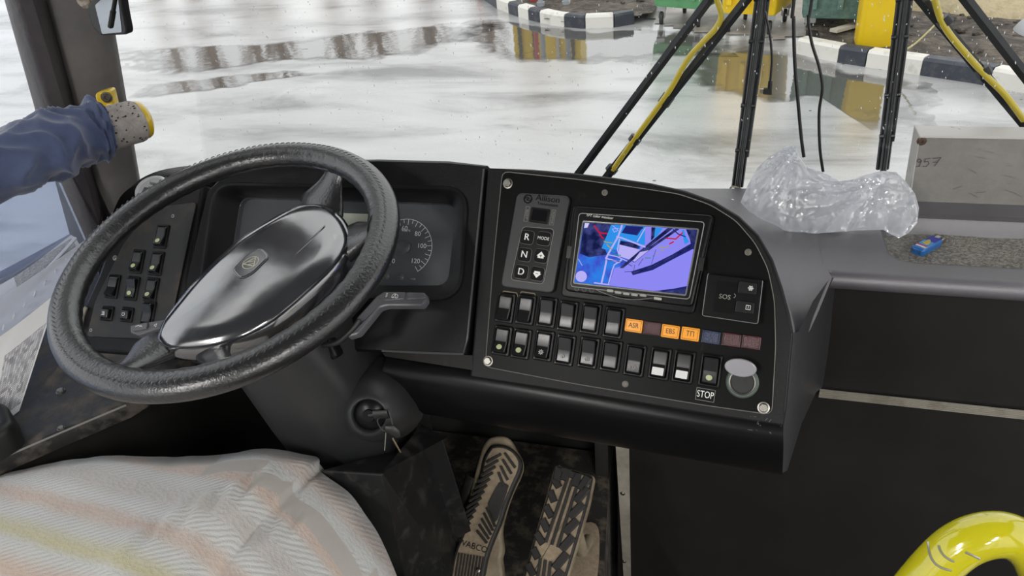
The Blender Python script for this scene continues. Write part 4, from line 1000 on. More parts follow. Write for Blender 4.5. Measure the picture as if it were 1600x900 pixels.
# long ridges on the cover
def on_pad(x, y, dk=0):
    a, b = WH.uv(x, y, PK+.012+dk); return a, b
for P in (((268, 505), (330, 430), (400, 375), (470, 338)), ((352, 500), (392, 462), (450, 408), (498, 358))):
    pass
ridge = spline([WH.P(*on_pad(x, y), PK+.0128) for x, y in ((366, 488), (400, 455), (450, 410), (490, 372), (508, 352))], 8)
m = MB(); tube(m, ridge, [.0004+.0014*math.sin(math.pi*i/(len(ridge)-1)) for i in range(len(ridge))], 8, flat=1.5); m.build('ridge', PAD, hc_)
groove = spline([WH.P(*WH.uv(x, y, PK+.0075), PK+.0080) for x, y in ((285, 478), (330, 428), (375, 392), (420, 362), (455, 342))], 8)
m = MB(); tube(m, groove, [.0003+.0011*math.sin(math.pi*i/(len(groove)-1)) for i in range(len(groove))], 8); m.build('ridge', PAD, hc_)
# badge
ea, eb = WH.uv(392, 411, PK+.016); ed = V(WH.uv(440, 365, PK+.016))-V(WH.uv(340, 455, PK+.016)); er = math.atan2(ed.y, ed.x)
EP = Plane(hun=(WH.P(ea, eb, PK+.0145), WH.h*math.cos(er)+WH.u*math.sin(er), WH.u*math.cos(er)-WH.h*math.sin(er), wn_))
m = MB(); bp_ = rpoly([(-.027, -.010), (-.012, -.017), (.020, -.015), (.027, .010), (.012, .017), (-.020, .015)], .008, 5); slab(m, EP, bp_, -.004, .0022, .0012); bd = m.build('badge', PAD, hc_)
m = MB(); tube(m, [EP.P(*q, .0012) for q in inset(bp_, -.0006)+[inset(bp_, -.0006)[0]]], .0007, 5, cap=False); m.build('badge_rim', M('badge_edge', (.10, .10, .11), .2), bd)
m = MB(); GOLD = M('pale_gold_print', (.45, .42, .30), .4)
e = ell(0, 0, .0115, .0105, 26); stroke(m, EP, e, .0011, .0024, closed=True)
q0 = math.radians(40)
def rt_(p): return (p[0]*math.cos(q0)-p[1]*math.sin(q0), p[0]*math.sin(q0)+p[1]*math.cos(q0))
stroke(m, EP, [rt_(p) for p in ((-.0085, -.0055), (0, .0098), (.0085, -.0055))], .0012, .0024); stroke(m, EP, [rt_(p) for p in ((-.0085, -.0055), (.0085, -.0055))], .0012, .0024)
stroke(m, EP, [rt_(p) for p in ((-.003, -.005), (-.003, .003))], .0011, .0024); stroke(m, EP, [rt_(p) for p in ((.002, -.005), (.002, .003))], .0011, .0024)
m.build('emblem', GOLD, bd, smooth=0)
# inner hub body beneath the cover
m = MB(); ring(m, WH, [(scl(.90), PK-.02), ([(x*.95, y*.95) for x, y in scl(.92)], PK-.05), ([(x*.6, y*.6) for x, y in scl(.9)], PK-.085), (ell(0, 0, .045, n=len(pad)), PK-.10)])
m.build('hub_body', LEATHER, sw, smooth=60)
# four spokes, each flattened and dipping from the rim to the hub
for (rx, ry), (hx, hy), w0, w1, fl in (((520, 262), (500, 330), .056, .022, .34), ((604, 345), (540, 385), .050, .024, .42), ((186, 578), (262, 535), .046, .030, .42), ((345, 600), (332, 540), .028, .026, .42)):
    a0, b0 = WH.uv(rx, ry, 0); L = math.hypot(a0, b0); a0, b0 = a0/L*(RM-.004), b0/L*(RM-.004)
    a1, b1 = WH.uv(hx, hy, PK-.022)
    pts = spline([WH.P(a0, b0, -.001), WH.P(a0*.9+a1*.1, b0*.9+b1*.1, -.006), WH.P((a0+a1)/2, (b0+b1)/2, -.028), WH.P(a1, b1, PK-.022)], 6)
    n = len(pts); R_ = [w0*(1-.55*math.sin(math.pi*min(1, i/(n-1)*1.15)))*(.95 if i < n*.5 else 1)*.85+ (w1*.35 if i > n*.6 else 0)*0 for i in range(n)]
    R_ = [max(.0165, r) for r in R_]
    m = MB(); tube(m, pts, R_, 14, flat=fl, ref=(V(pts[-1])-V(pts[0])).cross(wn_)); m.build('spoke', LEATHER, sw, smooth=70)

# column
colm = thing('steering_column', (-.61, .88, .8), 'black angular steering column shroud with ignition lock', 'steering column')
SHR = M('column_shroud_plastic', (.020, .021, .022), .42, bump=(500, .1, .001), var=(8, (.032, .032, .032), .4, .8))
def colsec(z, w, d, ox=0, oy=0, r=.02):
    P = WC-wn_*((WC.z-z)/wn_.z); return [(P.x+ox+x, P.y+oy+y, z) for x, y in rpoly([(-w/2, -d*.30), (-w*.28, -d/2), (w*.24, -d/2), (w/2, -d*.30), (w/2, d/2), (-w/2, d/2)], r, 3)]
m = MB(); grid(m, [colsec(1.585, .12, .11, .0), colsec(1.52, .17, .15, .005), colsec(1.42, .19, .17, .02), colsec(1.32, .21, .18, .03), colsec(1.22, .22, .18, .035), colsec(1.15, .205, .17, .03)], 0, True)
m.build('shroud', SHR, colm, smooth=35)
m = MB(); grid(m, [colsec(1.16, .19, .16, .03), colsec(.80, .19, .16, .03)], 0, True); m.build('core', VOID, colm, smooth=35)
# ignition boss and lock
IG = Plane(pt(577, 649, 1.085), 14, 25)
m = MB(); lathe(m, IG, 0, 0, [(.070, -.085), (.052, -.03), (.040, -.008), (.034, -.001), (.031, .003), (.027, .0045), (.025, .003), (.0245, -.006), (.0235, -.01)], 36); m.build('lock_collar', SHR, colm, smooth=50)
m = MB(); lathe(m, IG, 0, 0, [(.0236, -.012), (.0236, -.004), (.019, -.001), (.010, .001), (.009, .004), (.003, .004), (0, .004)], 30); m.build('ignition_lock', BLK2, colm)
bolt(Plane(pt(500, 697, 1.20), 0, 8), 500, 697, .005, colm, 'screw', BLK2, hexa=False)
a, b = 0, 0
m = MB(); lv = Plane(pt(519, 545, 1.06), 0, 20); slab(m, lv, rpoly(rect(0, 0, .016, .03, .5), .007, 5), -.01, .008, .004); m.build('tilt_button', BLK2, colm)
# stalks
def stalk(pts, r, parent, name):
    m = MB(); tube(m, spline(pts, 6), r, 10); return m.build(name, RUBBER, parent)
sk = stalk([V((-.60, .76, 1.56)), pt(480, 530, 1.06), pt(520, 537, 1.03), pt(545, 521, 1.02), pt(562, 500, 1.02)], .0042, colm, 'stalk_rod')
SPc = Plane(pt(620, 470, 1.02), -4, 55)
def spoly(px, k0, k1, bev, name, mat, parent, pl=None): 
    pl = pl or SPc; m = MB(); slab(m, pl, rpoly(pl.uvs(px, k1), .003, 3), k0, k1, bev); return m.build(name, mat, parent)
h1 = spoly([(556, 497), (588, 462), (600, 455), (636, 456), (664, 457), (667, 468), (660, 478), (605, 478), (593, 481), (560, 522), (542, 527)], -.012, .0, .003, 'wiper_stalk', DGREY, colm)
spoly([(588, 464), (600, 455.5), (634, 456), (632, 467), (600, 470)], -.002, .0018, .001, 'stalk_face', M('stalk_face_grey', (.085, .085, .09), .35), h1)
spoly([(636, 456), (664, 457), (666, 466), (634, 468)], -.002, .004, .0015, 'end_knob', DGREY, h1)
a, b = SPc.uv(617, 463, .002); m = MB()
for pts in ([(-.0045, -.002), (-.0045, .0015), (-.002, .0035), (.002, .0035), (.0045, .0015), (.0045, -.002), (-.0045, -.002)], [(-.003, -.003), (.001, .004)], [(.003, -.003), (-.001, .004)]): stroke(m, SPc, [(a+p, b+q) for p, q in pts], .0006, .0021)
for i in range(3): stroke(m, SPc, [(a-.014, b-.002+i*.0022), (a-.012, b-.002+i*.0022)], .0008, .0021)
m.build('symbol', WHITE, h1, smooth=0)
LS = Plane(pt(228, 513, 1.10), -2, 52)
stalk([V((-.64, .75, 1.55)), pt(330, 512, 1.09), pt(262, 510, 1.10)], .006, colm, 'stalk_rod')
h2 = spoly([(203, 509), (230, 503), (262, 498), (275, 500), (272, 512), (240, 516), (216, 525), (203, 520)], -.014, 0, .003, 'indicator_stalk', DGREY, colm, LS)
spoly([(203, 509), (231, 503), (229, 514), (206, 518)], -.002, .003, .0012, 'end_knob', DGREY, h2, LS)
a, b = LS.uv(217, 510, .003); m = MB(); stroke(m, LS, [(a-.006, b-.001), (a-.001, b+.0015), (a+.003, b), (a+.003, b+.002), (a+.006, b)], .0007, .0033); 
a, b = LS.uv(243, 508, .001); stroke(m, LS, [(a-.003, b), (a+.001, b+.0025), (a+.001, b-.0025), (a-.003, b)], .0006, .0006); m.build('symbol', WHITE, h2, smooth=0)

# keys
kt = thing('key_bunch', IG.P(0, 0, .01), 'ignition key with wire ring and spare key hanging from the column lock', 'keys')
m = MB(); kp = Plane(hun=(IG.P(.002, .002, .006), IG.h, IG.n, -IG.u)); 
m.add([], []); 
P0 = IG.P(0, 0, .003); P1 = P0+(pt(596, 648, 1.075)-P0).normalized()*.034
tube(m, [P0, P0.lerp(P1, .25), P0.lerp(P1, .3), P1], [.0035, .0035, .009, .0075], 10, flat=.5); m.build('inserted_key', RUBBER, kt)
Q1 = pt(612, 672, 1.06)
lp_ = spline([P1, pt(607, 640, 1.06), pt(613, 662, 1.06), Q1, pt(598, 672, 1.065), pt(590, 655, 1.07), P1], 8); m = MB(); tube(m, lp_, .0011, 6); m.build('key_ring', M('black_wire', (.015, .015, .015), .3), kt)
m = MB(); Q2 = pt(622, 683, 1.062); tube(m, [pt(602, 670, 1.06), Q1, pt(618, 677, 1.061), Q2], [.006, .010, .0095, .005], 10, flat=.45); m.build('key_head', RUBBER, kt)
m = MB(); tube(m, [pt(613, 684, 1.062), pt(619, 695, 1.064), pt(626, 707, 1.066)], [.0028, .003, .0018], 6, flat=.4); m.build('key_blade', M('brass_key', (.38, .31, .20), .35, .9), kt)
m = MB(); tube(m, [pt(603, 676, 1.06), pt(601, 704, 1.064)], .0008, 5); m.build('split_wire', LINE, kt)

# lower column box
BOXM = M('scuffed_black_box', (.011, .011, .0115), .36, var=(30, (.055, .052, .048), .52, .80, .55), bump=(60, .15, .002))
tb = thing('pedal_box_cover', (-.5, .8, .8), 'scuffed angular black cover at the foot of the steering column', 'cover')
c0 = pt(597, 741, 1.08); c1 = pt(660, 666, 1.22); c2 = pt(692, 682, 1.23); c4 = pt(500, 735, 1.12)
def dnz(p, z=.8, dx=0, dy=0): return V((p.x+dx, p.y+dy, z))
b0 = dnz(c0, dx=.01, dy=-.03); b1 = dnz(c1, dx=.06, dy=-.02); b2 = dnz(c2, dx=.06, dy=-.02); b4 = dnz(c4, dx=-.03, dy=.02)
m = MB(); m.add([c4, c0, c1, c2, b4, b0, b1, b2], [[0, 1, 5, 4], [1, 2, 6, 5], [2, 3, 7, 6], [0, 1, 2, 3], [3, 0, 4, 7]])
mo_ = m.build('shell', BOXM, tb, smooth=0); bv = mo_.modifiers.new('bevel', 'BEVEL'); bv.width = .003; bv.segments = 2
m = MB(); f0 = pt(622, 648, 1.21); f1 = pt(642, 643, 1.23); f2 = pt(649, 668, 1.235); f3 = pt(640, 700, 1.21); f4 = pt(612, 715, 1.17)
m.add([f0, f1, f2, f3, f4]+[p+V((.0, .012, 0)) for p in (f0, f1, f2, f3, f4)], [[0, 1, 2, 3, 4], [5, 6, 7, 8, 9], [0, 1, 6, 5], [1, 2, 7, 6], [2, 3, 8, 7], [3, 4, 9, 8], [4, 0, 5, 9]]); m.build('flap', BOXM, tb, smooth=0)
# wiring loom peeping out between column and fascia
m = MB(); random.seed(8)
for i in range(9):
    x = 585+i*3.5; tube(m, spline([pt(x, 585, 1.25), pt(x+random.uniform(-4, 6), 605, 1.24), pt(x+8+random.uniform(-5, 5), 625, 1.25), pt(x+14, 650, 1.27)], 4), random.uniform(.003, .006), 6)
wl2 = tag(m.build('wiring_loom', M('dirty_cream_tape', (.30, .25, .18), .8, var=(60, (.05, .04, .03), .5, .6))), 'dirty cream wiring loom in the gap between column and dashboard', 'wiring')

# ================================================================== PEDALS
PEDM = M('dusty_pedal_rubber', (.018, .017, .015), .6, var=(60, (.05, .042, .034), .55, .8)); DUST = M('dust_in_grooves', (.33, .26, .175), .9, var=(90, (.21, .165, .115), .4, .7))
PALE = M('worn_cast_metal', (.30, .25, .17), .6, var=(30, (.16, .12, .08), .4, .7))
def pedal_plane(top, bot, dt, db, yaw=0):
    A = pt(*top, dt); B = pt(*bot, db); u = (A-B).normalized(); h = V((1, yaw, 0)); h = (h-u*h.dot(u)).normalized(); return Plane(hun=((A+B)/2, h, u, h.cross(u)))
PB = pedal_plane((785, 700), (745, 900), 1.38, 1.30)
bp = thing('brake_pedal', PB.P(0, -.12, -.06), 'dusty brake pedal with herringbone tread and rounded top, nearest the column', 'pedal')
def Z9(x, y): return (640+x/3.75, 660+y/3.75)
o0 = PB.uvs([Z9(*q) for q in ((480, 140), (520, 132), (570, 140), (620, 170), (655, 225), (650, 290), (610, 380), (570, 480), (535, 590), (490, 700), (455, 800), (435, 900), (400, 1000), (235, 1000), (240, 880), (265, 760), (310, 650), (340, 560), (380, 430), (410, 320), (435, 210))])
o0 = [tuple(p.xy) for p in spline([V((*q, 0)) for q in o0+o0[:1]], 3)][:-1]
m = MB(); slab(m, PB, o0, -.012, .003, .004, nb=3); m.build('tread_pad', PEDM, bp)
m = MB(); slab(m, PB, inset(o0, .006), .0028, .0034, 0); m.build('dust_layer', DUST, bp)
def bars(mb, pl, segs, w, k0, k1):
    for (x0, y0), (x1, y1) in segs:
        a = V(pl.uv(*Z9(x0, y0))); b = V(pl.uv(*Z9(x1, y1))); d = b-a; L = d.length
        if L < 1e-5: continue
        d.normalize(); q = V((-d.y, d.x))*w/2; slab(mb, pl, [tuple(a+q), tuple(a-q), tuple(b-q), tuple(b+q)], k0, k1, w*.15, nb=1)
m = MB(); seg = []
for i in range(12):  # left ribs
    t = i/11; sx = 545-190*t*.95; sy = 180+400*t
    seg.append(((sx-5, sy+8), (sx-92, sy+58+i*1.5)))
for i in range(4): seg.append(((560+i*2-i*14, 182+i*38), (622-i*22, 268+i*36)))
for i in range(5): seg.append(((455-i*14, 500+i*34), (505-i*12, 612+i*24)))
bars(m, PB, seg, .0046, .003, .0075)
poly = PB.uvs([Z9(*q) for q in ((530, 350), (585, 370), (560, 450), (520, 570), (500, 590), (460, 480), (495, 410))]); slab(m, PB, rpoly(poly, .003, 2), .003, .0065, .001)
for i in range(9):
    x0 = 290+i*18; seg2 = [((x0+4, 765+i*3), (x0-32, 1000))]; bars(m, PB, seg2, .0030, .003, .0068)
m.build('tread_ribs', PEDM, bp, smooth=30)
a, b = PB.uv(*Z9(375, 727)); r0 = V(PB.uv(*Z9(440, 748)))-V(PB.uv(*Z9(310, 708))); text('WABCO', PB, a, b, .0036, .015, RUBBER, bp, rot=math.atan2(r0.y, r0.x), ext=.002)
o1 = PB.uvs([Z9(*q) for q in ((430, 150), (470, 95), (540, 82), (590, 100), (625, 160), (660, 230), (655, 300), (600, 420), (560, 540), (540, 640), (552, 745), (540, 800), (550, 880), (530, 1000), (300, 1000), (300, 700), (380, 330))], -.02)
m = MB(); slab(m, PB, [tuple(p.xy) for p in spline([V((*q, 0)) for q in o1+o1[:1]], 3)][:-1], -.032, -.012, .006, nb=3); m.build('pedal_body', PALE, bp)
a, b = PB.uv(*Z9(408, 868)); m = MB(); lathe(m, PB, a, b, [(.004, .003), (.004, .008), (.002, .009), (0, .009)], 14); m.build('rivet', SILV, bp)
m = MB(); tube(m, [PB.P(-.05, .06, -.03), PB.P(-.075, -.03, -.07), PB.P(-.09, -.12, -.10)], .018, 12); m.build('pedal_arm', PEDM, bp)
PA = pedal_plane((900, 735), (860, 900), 1.36, 1.28)
ap = thing('accelerator_pedal', PA.P(0, -.1, -.05), 'dusty accelerator pedal with coarse diagonal tread and square top, nearer the metal strip', 'pedal')
o0 = PA.uvs([Z9(*q) for q in ((858, 250), (1075, 318), (1045, 470), (985, 680), (940, 830), (900, 960), (880, 1010), (640, 1010), (690, 830), (760, 590), (810, 420))])
m = MB(); slab(m, PA, rpoly(o0, .004, 3), -.008, .003, .002); m.build('tread_pad', PEDM, ap)
m = MB(); slab(m, PA, inset(rpoly(o0, .004, 3), .004), .0028, .0036); m.build('dust_layer', DUST, ap)
m = MB(); sg = []
sg += [((900-0, 270), (985, 300))]
bars(m, PA, [((880, 262), (862, 350)), ((880, 290), (900, 262)), ((930, 275), (905, 345)), ((960, 290), (945, 330)), ((985, 300), (970, 380)), ((1050, 322), (1000, 400))], .016, .003, .0085)
bars(m, PA, [((925, 340), (800, 705)), ((955, 345), (835, 720)), ((980, 385), (870, 735))], .0052, .003, .008)
bars(m, PA, [((845, 330), (878, 385)), ((825, 405), (850, 470)), ((800, 490), (835, 560)), ((780, 570), (812, 640)), ((745, 650), (785, 715)), ((725, 740), (755, 800)), ((695, 830), (730, 900))], .0135, .003, .0085)
bars(m, PA, [((1045, 385), (975, 470)), ((1018, 480), (940, 560)), ((985, 575), (910, 650)), ((960, 670), (890, 750)), ((925, 770), (850, 860)), ((895, 870), (830, 950))], .0150, .003, .0085)
bars(m, PA, [((770, 800), (740, 1000)), ((798, 810), (775, 1000)), ((828, 820), (808, 1000))], .0050, .003, .008)
m.build('tread_blocks', PEDM, ap, smooth=30)
m = MB(); side = inset(rpoly(o0, .004, 3), -.003); slab(m, PA, side, -.020, -.006, .002); m.build('backing_plate', PALE, ap)
m = MB(); tube(m, [PA.P(.02, .0, -.02), PA.P(.03, -.03, -.09), PA.P(.03, .0, -.14)], .012, 10); m.build('pedal_arm', PALE, ap)
# sand heaps on the cab floor
mound([(-.33, .80), (-.18, .78), (-.175, .95), (-.20, 1.1), (-.30, 1.0)], .006, 'floor_dirt', DUST, 'dry brown grit heaped on the cab floor right of the accelerator', 'dirt'); bpy.data.objects['floor_dirt'].location.z += .715

# metal strip with rivets on the lower wall edge
s = thing('metal_edge_strip', (-.17, 1.195, .45), 'upright bare metal strip with rivets at the edge of the footwell', 'metal strip')
A_ = py(962, 688, 1.196); B_ = py(975, 905, 1.196); Ar = py(983, 692, 1.196); Br = py(986, 905, 1.196)
m = MB(); m.add([A_, Ar, Br, B_]+[p+V((0, -.004, 0)) for p in (A_, Ar, Br, B_)], [[0, 1, 2, 3], [7, 6, 5, 4], [0, 1, 5, 4], [1, 2, 6, 5], [2, 3, 7, 6], [3, 0, 4, 7]]); m.build('strip', M('dull_aluminium', (.52, .48, .40), .45, .3, var=(12, (.30, .27, .22), .4, .7)), s, smooth=0)
WP = Plane(V((0, 1.192, 0)), 0, 0)
for q in ((973, 771), (975, 877)): bolt(WP, *q, .0045, s, 'rivet', hexa=False)
# ribbed aluminium strip across the wall
s = thing('ribbed_trim_strip', (.6, 1.195, 1.12), 'pale ribbed aluminium trim strip running across the black lower wall', 'trim strip')
RIB = M('dirty_aluminium', (.50, .47, .40), .4, .6, var=(25, (.30, .26, .20), .5, .75))
x0 = py(1281, 607, 1.196); x1 = V((1.08, 1.196, x0.z-.006)); prof = []
m = MB(); hgt = .0165
for i in range(5):
    z = -i*hgt/4*1.0; prof += [(z, -.001), (z-.0008, -.0035), (z-.0030, -.0035), (z-.0036, -.001)]
grid(m, [[V((p.x, p.y+k_+.0, p.z+z_)) for z_, k_ in prof] for p in (x0, x1)]); m.build('strip', RIB, s, smooth=0)

# ================================================================== SEAT AND TOWEL
t = thing('driver_seat', (-.72, .15, .8), 'driver seat cushion hidden under the striped towel', 'seat')
SEATM = M('black_seat_fabric', (.02, .02, .022), .9)
m = MB(); SQ = Plane(hun=(V((-.72, .1, 0)), V((1, 0, 0)), V((0, 1, 0)), V((0, 0, 1))))
slab(m, SQ, rpoly(rect(0, 0, .44, .84), .1, 5), 1.16, 1.27, .04, nb=4); m.build('cushion', SEATM, t)
m = MB(); slab(m, SQ, rpoly(rect(0, 0, .30, .4), .03, 3), .80, 1.16, .01); m.build('pedestal', SEATM, t)
# towel: draped height field whose front rim follows the photo, falling over the edges
def towel_mat():
    mt = bpy.data.materials.new('woven_striped_towel'); mt.use_nodes = True; nt = mt.node_tree; n = nt.nodes; l = nt.links; p = n['Principled BSDF']; p.inputs['Roughness'].default_value = .95; p.inputs['Sheen Weight'].default_value = .3
    uv = n.new('ShaderNodeUVMap'); sp = n.new('ShaderNodeSeparateXYZ'); l.new(uv.outputs[0], sp.inputs[0])
    r = n.new('ShaderNodeValToRGB'); r.color_ramp.interpolation = 'EASE'; cs = [(0, (.58, .55, .52)), (.08, (.62, .50, .43)), (.14, (.62, .62, .60)), (.24, (.56, .53, .50)), (.33, (.64, .64, .62)), (.40, (.60, .49, .42)), (.47, (.60, .60, .58)), (.56, (.56, .52, .34)), (.61, (.60, .60, .57)), (.70, (.61, .48, .40)), (.77, (.64, .64, .61)), (.88, (.58, .50, .46)), (.95, (.62, .62, .60))]
    e = r.color_ramp.elements; e[0].position = 0; e[0].color = (*cs[0][1], 1); e[1].position = cs[-1][0]; e[1].color = (*cs[-1][1], 1)
    for q, c in cs[1:-1]: x = e.new(q); x.color = (*c, 1)
    nz = n.new('ShaderNodeTexNoise'); nz.inputs['Scale'].default_value = 5; nz.inputs['Detail'].default_value = 4; l.new(uv.outputs[0], nz.inputs['Vector'])
    ad = n.new('ShaderNodeMath'); ad.operation = 'MULTIPLY_ADD'; ad.inputs[1].default_value = .05; l.new(nz.outputs['Fac'], ad.inputs[0]); l.new(sp.outputs['Y'], ad.inputs[2]); fr = n.new('ShaderNodeMath'); fr.operation = 'FRACT'; l.new(ad.outputs[0], fr.inputs[0]); l.new(fr.outputs[0], r.inputs['Fac'])
    # woven herringbone / honeycomb relief
    w = n.new('ShaderNodeTexWave'); w.wave_type = 'BANDS'; w.bands_direction = 'DIAGONAL'; w.inputs['Scale'].default_value = 26; w.inputs['Distortion'].default_value = 2; w.inputs['Detail Scale'].default_value = 3; l.new(uv.outputs[0], w.inputs['Vector'])
    v = n.new('ShaderNodeTexVoronoi'); v.inputs['Scale'].default_value = 75; l.new(uv.outputs[0], v.inputs['Vector'])
    mx = n.new('ShaderNodeMix'); l.new(w.outputs['Fac'], mx.inputs['A']); l.new(v.outputs['Distance'], mx.inputs['B'])
    bd = n.new('ShaderNodeMath'); bd.operation = 'SINE'; b2 = n.new('ShaderNodeMath'); b2.operation = 'MULTIPLY'; b2.inputs[1].default_value = 38; l.new(sp.outputs['Y'], b2.inputs[0]); l.new(b2.outputs[0], bd.inputs[0])
    b3 = n.new('ShaderNodeMath'); b3.operation = 'GREATER_THAN'; b3.inputs[1].default_value = 0; l.new(bd.outputs[0], b3.inputs[0]); l.new(b3.outputs[0], mx.inputs['Factor'])
    b = n.new('ShaderNodeBump'); b.inputs['Strength'].default_value = .3; b.inputs['Distance'].default_value = .002; l.new(mx.outputs['Result'], b.inputs['Height'])
    f = n.new('ShaderNodeTexNoise'); f.inputs['Scale'].default_value = 350; l.new(uv.outputs[0], f.inputs['Vector']); bb = n.new('ShaderNodeBump'); bb.inputs['Strength'].default_value = .5; bb.inputs['Distance'].default_value = .002; l.new(f.outputs['Fac'], bb.inputs['Height']); l.new(b.outputs['Normal'], bb.inputs['Normal']); l.new(bb.outputs['Normal'], p.inputs['Normal'])
    # threads pulled, slight soil
    s2 = n.new('ShaderNodeMix'); s2.data_type = 'RGBA'; s2.blend_type = 'MULTIPLY'; s2.inputs['Factor'].default_value = .22; l.new(r.outputs['Color'], s2.inputs['A']); l.new(f.outputs['Color'], s2.inputs['B'])
    hs = n.new('ShaderNodeHueSaturation'); hs.inputs['Saturation'].default_value = 1.05; hs.inputs['Value'].default_value = 1.02; l.new(s2.outputs['Result'], hs.inputs['Color'])
    l.new(hs.outputs['Color'], p.inputs['Base Color']); return mt
rim = [(-120, 800), (-60, 768), (0, 745), (50, 732), (100, 721), (150, 714), (200, 712), (260, 713), (300, 713), (350, 711), (385, 704), (415, 701), (450, 705), (480, 711), (498, 716), (500, 736), (515, 748), (545, 770), (568, 800), (590, 832), (607, 870), (625, 920)]
zr = [1.29]*4+[1.30, 1.30, 1.30, 1.30, 1.30, 1.305, 1.315, 1.32, 1.32, 1.31, 1.30, 1.29, 1.29, 1.28, 1.27, 1.265, 1.26, 1.25]
RP = [pz(x, y, z) for (x, y), z in zip(rim, zr)]
RS = spline(RP, 6); inner = V((-.72, .05, 1.33)); NR = len(RS)
rows = []; uvs = []
for i, p in enumerate(RS):
    row = []; uvr = []
    cpt = V((min(p.x, -.52) if p.x > -.52 else p.x, -.15, 1.34)); cpt.x = -.98+(p.x+.98)*.85 if p.x < -.4 else -.50
    out = (V((p.x, p.y, 0))-V((cpt.x, cpt.y, 0))).normalized()
    if p.x > -.5: out = (out+V((.6, 0, 0))).normalized()
    # skirt hanging below the rim
    for dz, do in ((-.20, .0), (-.12, .004), (-.06, .006), (-.025, .003), (-.006, -.003)):
        row.append(V((p.x+out.x*do, p.y+out.y*do, p.z+dz)))
    NI = 26
    for j in range(NI+1):
        s_ = j/NI; q = p.lerp(cpt, s_)
        crown = .028*(1-math.exp(-s_*9))
        # creases running diagonally and soft lumps
        f = crown
        f += .006*noise.noise(V((q.x*9, q.y*9, 1)))+.0025*noise.noise(V((q.x*30, q.y*30, 4)))
        for (ax, ay), (bx, by), w_, h_ in (((395, 775), (215, 870), 7, -.006), ((470, 800), (330, 870), 8, -.005), ((480, 735), (395, 775), 9, -.005)):
            A = pz(ax, ay, 1.32); B = pz(bx, by, 1.32); d = (B-A).xy; L = d.length; d.normalize(); r_ = (q-A).xy; tt = max(0, min(L, r_.dot(d))); dist = (r_-d*tt).length
            f += h_*math.exp(-(dist/.007)**2)-h_*.9*math.exp(-((dist-.014)/.010)**2)
        row.append(V((q.x, q.y, q.z+f)))
    rows.append(row)
m = MB(); grid(m, rows); tw = m.build('towel', towel_mat(), smooth=180)
tag(tw, 'cream woven towel with faded peach and yellow stripes spread over the driver seat', 'towel')
uvl = tw.data.uv_layers.new(name='UVMap')
for lp2 in tw.data.loops:
    co = tw.data.vertices[lp2.vertex_index].co+tw.location
    # stripes curve: run across and fall along the right side
    sx, sy, _ = (lambda d_: (800+FPX*d_.dot(RT)/d_.dot(FW), 450-FPX*d_.dot(UP)/d_.dot(FW), 0))(co-CP)
    a_ = co.x; b_ = co.y
    uvl.data[lp2.index].uv = ((a_+.3)*2.0, ((.66-b_)*2.7-(a_+.9)*.25-.10*math.log(1+math.exp((a_+.58)/.06))*.9) % 100)

# ================================================================== YELLOW RAIL bottom right
yr = thing('yellow_grab_rail', pt(1545, 860, .66), 'bent yellow painted grab rail in the lower right corner', 'grab rail')
pth = spline([pt(1390, 975, .70), pt(1445, 905, .68), pt(1495, 856, .665), pt(1545, 836, .655), pt(1588, 842, .655), pt(1622, 876, .66), pt(1640, 940, .68), pt(1640, 1020, .72)], 8)
m = MB(); tube(m, pth, .0205, 24, cap=True); m.build('tube', M('glossy_yellow_enamel', (.55, .50, .01), .12, coat=.8, var=(12, (.47, .42, .02), .45, .8)), yr, smooth=70)
m = MB(); 
for k_, (i0, a0, a1) in enumerate(((13, 60, 150), (15, 70, 120), (18, 40, 80))):
    c = pth[i0]; tdir = (pth[i0+1]-pth[i0-1]).normalized(); up = (CP-c); up = (up-tdir*up.dot(tdir)).normalized(); sd = tdir.cross(up)
    tube(m, [c+(up*math.sin(math.radians(a))+sd*math.cos(math.radians(a)))*.0206+tdir*.004*math.sin(a*.05) for a in range(a0, a1, 8)], .0011, 5)
m.build('paint_chip', M('bare_scratched_metal', (.45, .45, .42), .35, .7), yr)

# ================================================================== THINGS ON THE SHELF
MATM = M('grey_felt_carpet', (.19, .18, .16), .98, bump=(300, 1.0, .006), var=(150, (.42, .40, .36), .38, .64))
m = MB(); rws = []
for i in range(60):
    u = i/59; x = .305+.74*u; row = []
    for j in range(20):
        v = j/19; y = 1.213+.150*v; 
        if i < 6: y = 1.292+(y-1.292)*(.72+.28*math.sin(i/6*math.pi/2))
        row.append(V((x+.004*noise.noise(V((y*40, 3, 0))), y+.003*noise.noise(V((x*40, v*3, 1))), 1.3935+.004*noise.noise(V((x*9, y*9, 2)))+.0015*noise.noise(V((x*130, y*130, 3))))))
    rws.append(row)
grid(m, rws); grid(m, [[p-V((0, 0, .005)) for p in r] for r in rws]); 
tag(m.build('carpet_mat', MATM, smooth=60), 'grey felt carpet piece lying in the shelf recess', 'mat')

# cigarette lighter (the pocket kind)
LA = pz(1430, 398, 1.402); LB = pz(1466, 378, 1.402); ld = (LB-LA); ld.z = 0; ld.normalize(); lq = V((ld.y, -ld.x, 0))
LPn = Plane(hun=((LA+LB)/2+V((0, 0, .001)), ld, V((-ld.y, ld.x, 0)), V((0, 0, 1))))
pl_ = thing('pocket_lighter', LPn.o, 'small blue pocket lighter with a printed yellow picture lying on the grey mat', 'lighter')
LBL = M('blue_lighter_body', (.012, .13, .42), .2, coat=.6)
m = MB(); slab(m, LPn, rpoly(rect(-.004, 0, .062, .0245), .006, 5), 0, .012, .004, nb=3); m.build('body', LBL, pl_)
m = MB(); slab(m, LPn, rpoly(rect(.0345, 0, .014, .021), .003, 4), .0005, .0115, .003, nb=3); m.build('head', SILV, pl_)
m = MB(); slab(m, LPn, rpoly(rect(.029, .0, .012, .008), .002, 3), .009, .0125, .001); m.build('wind_guard', CHROME, pl_)
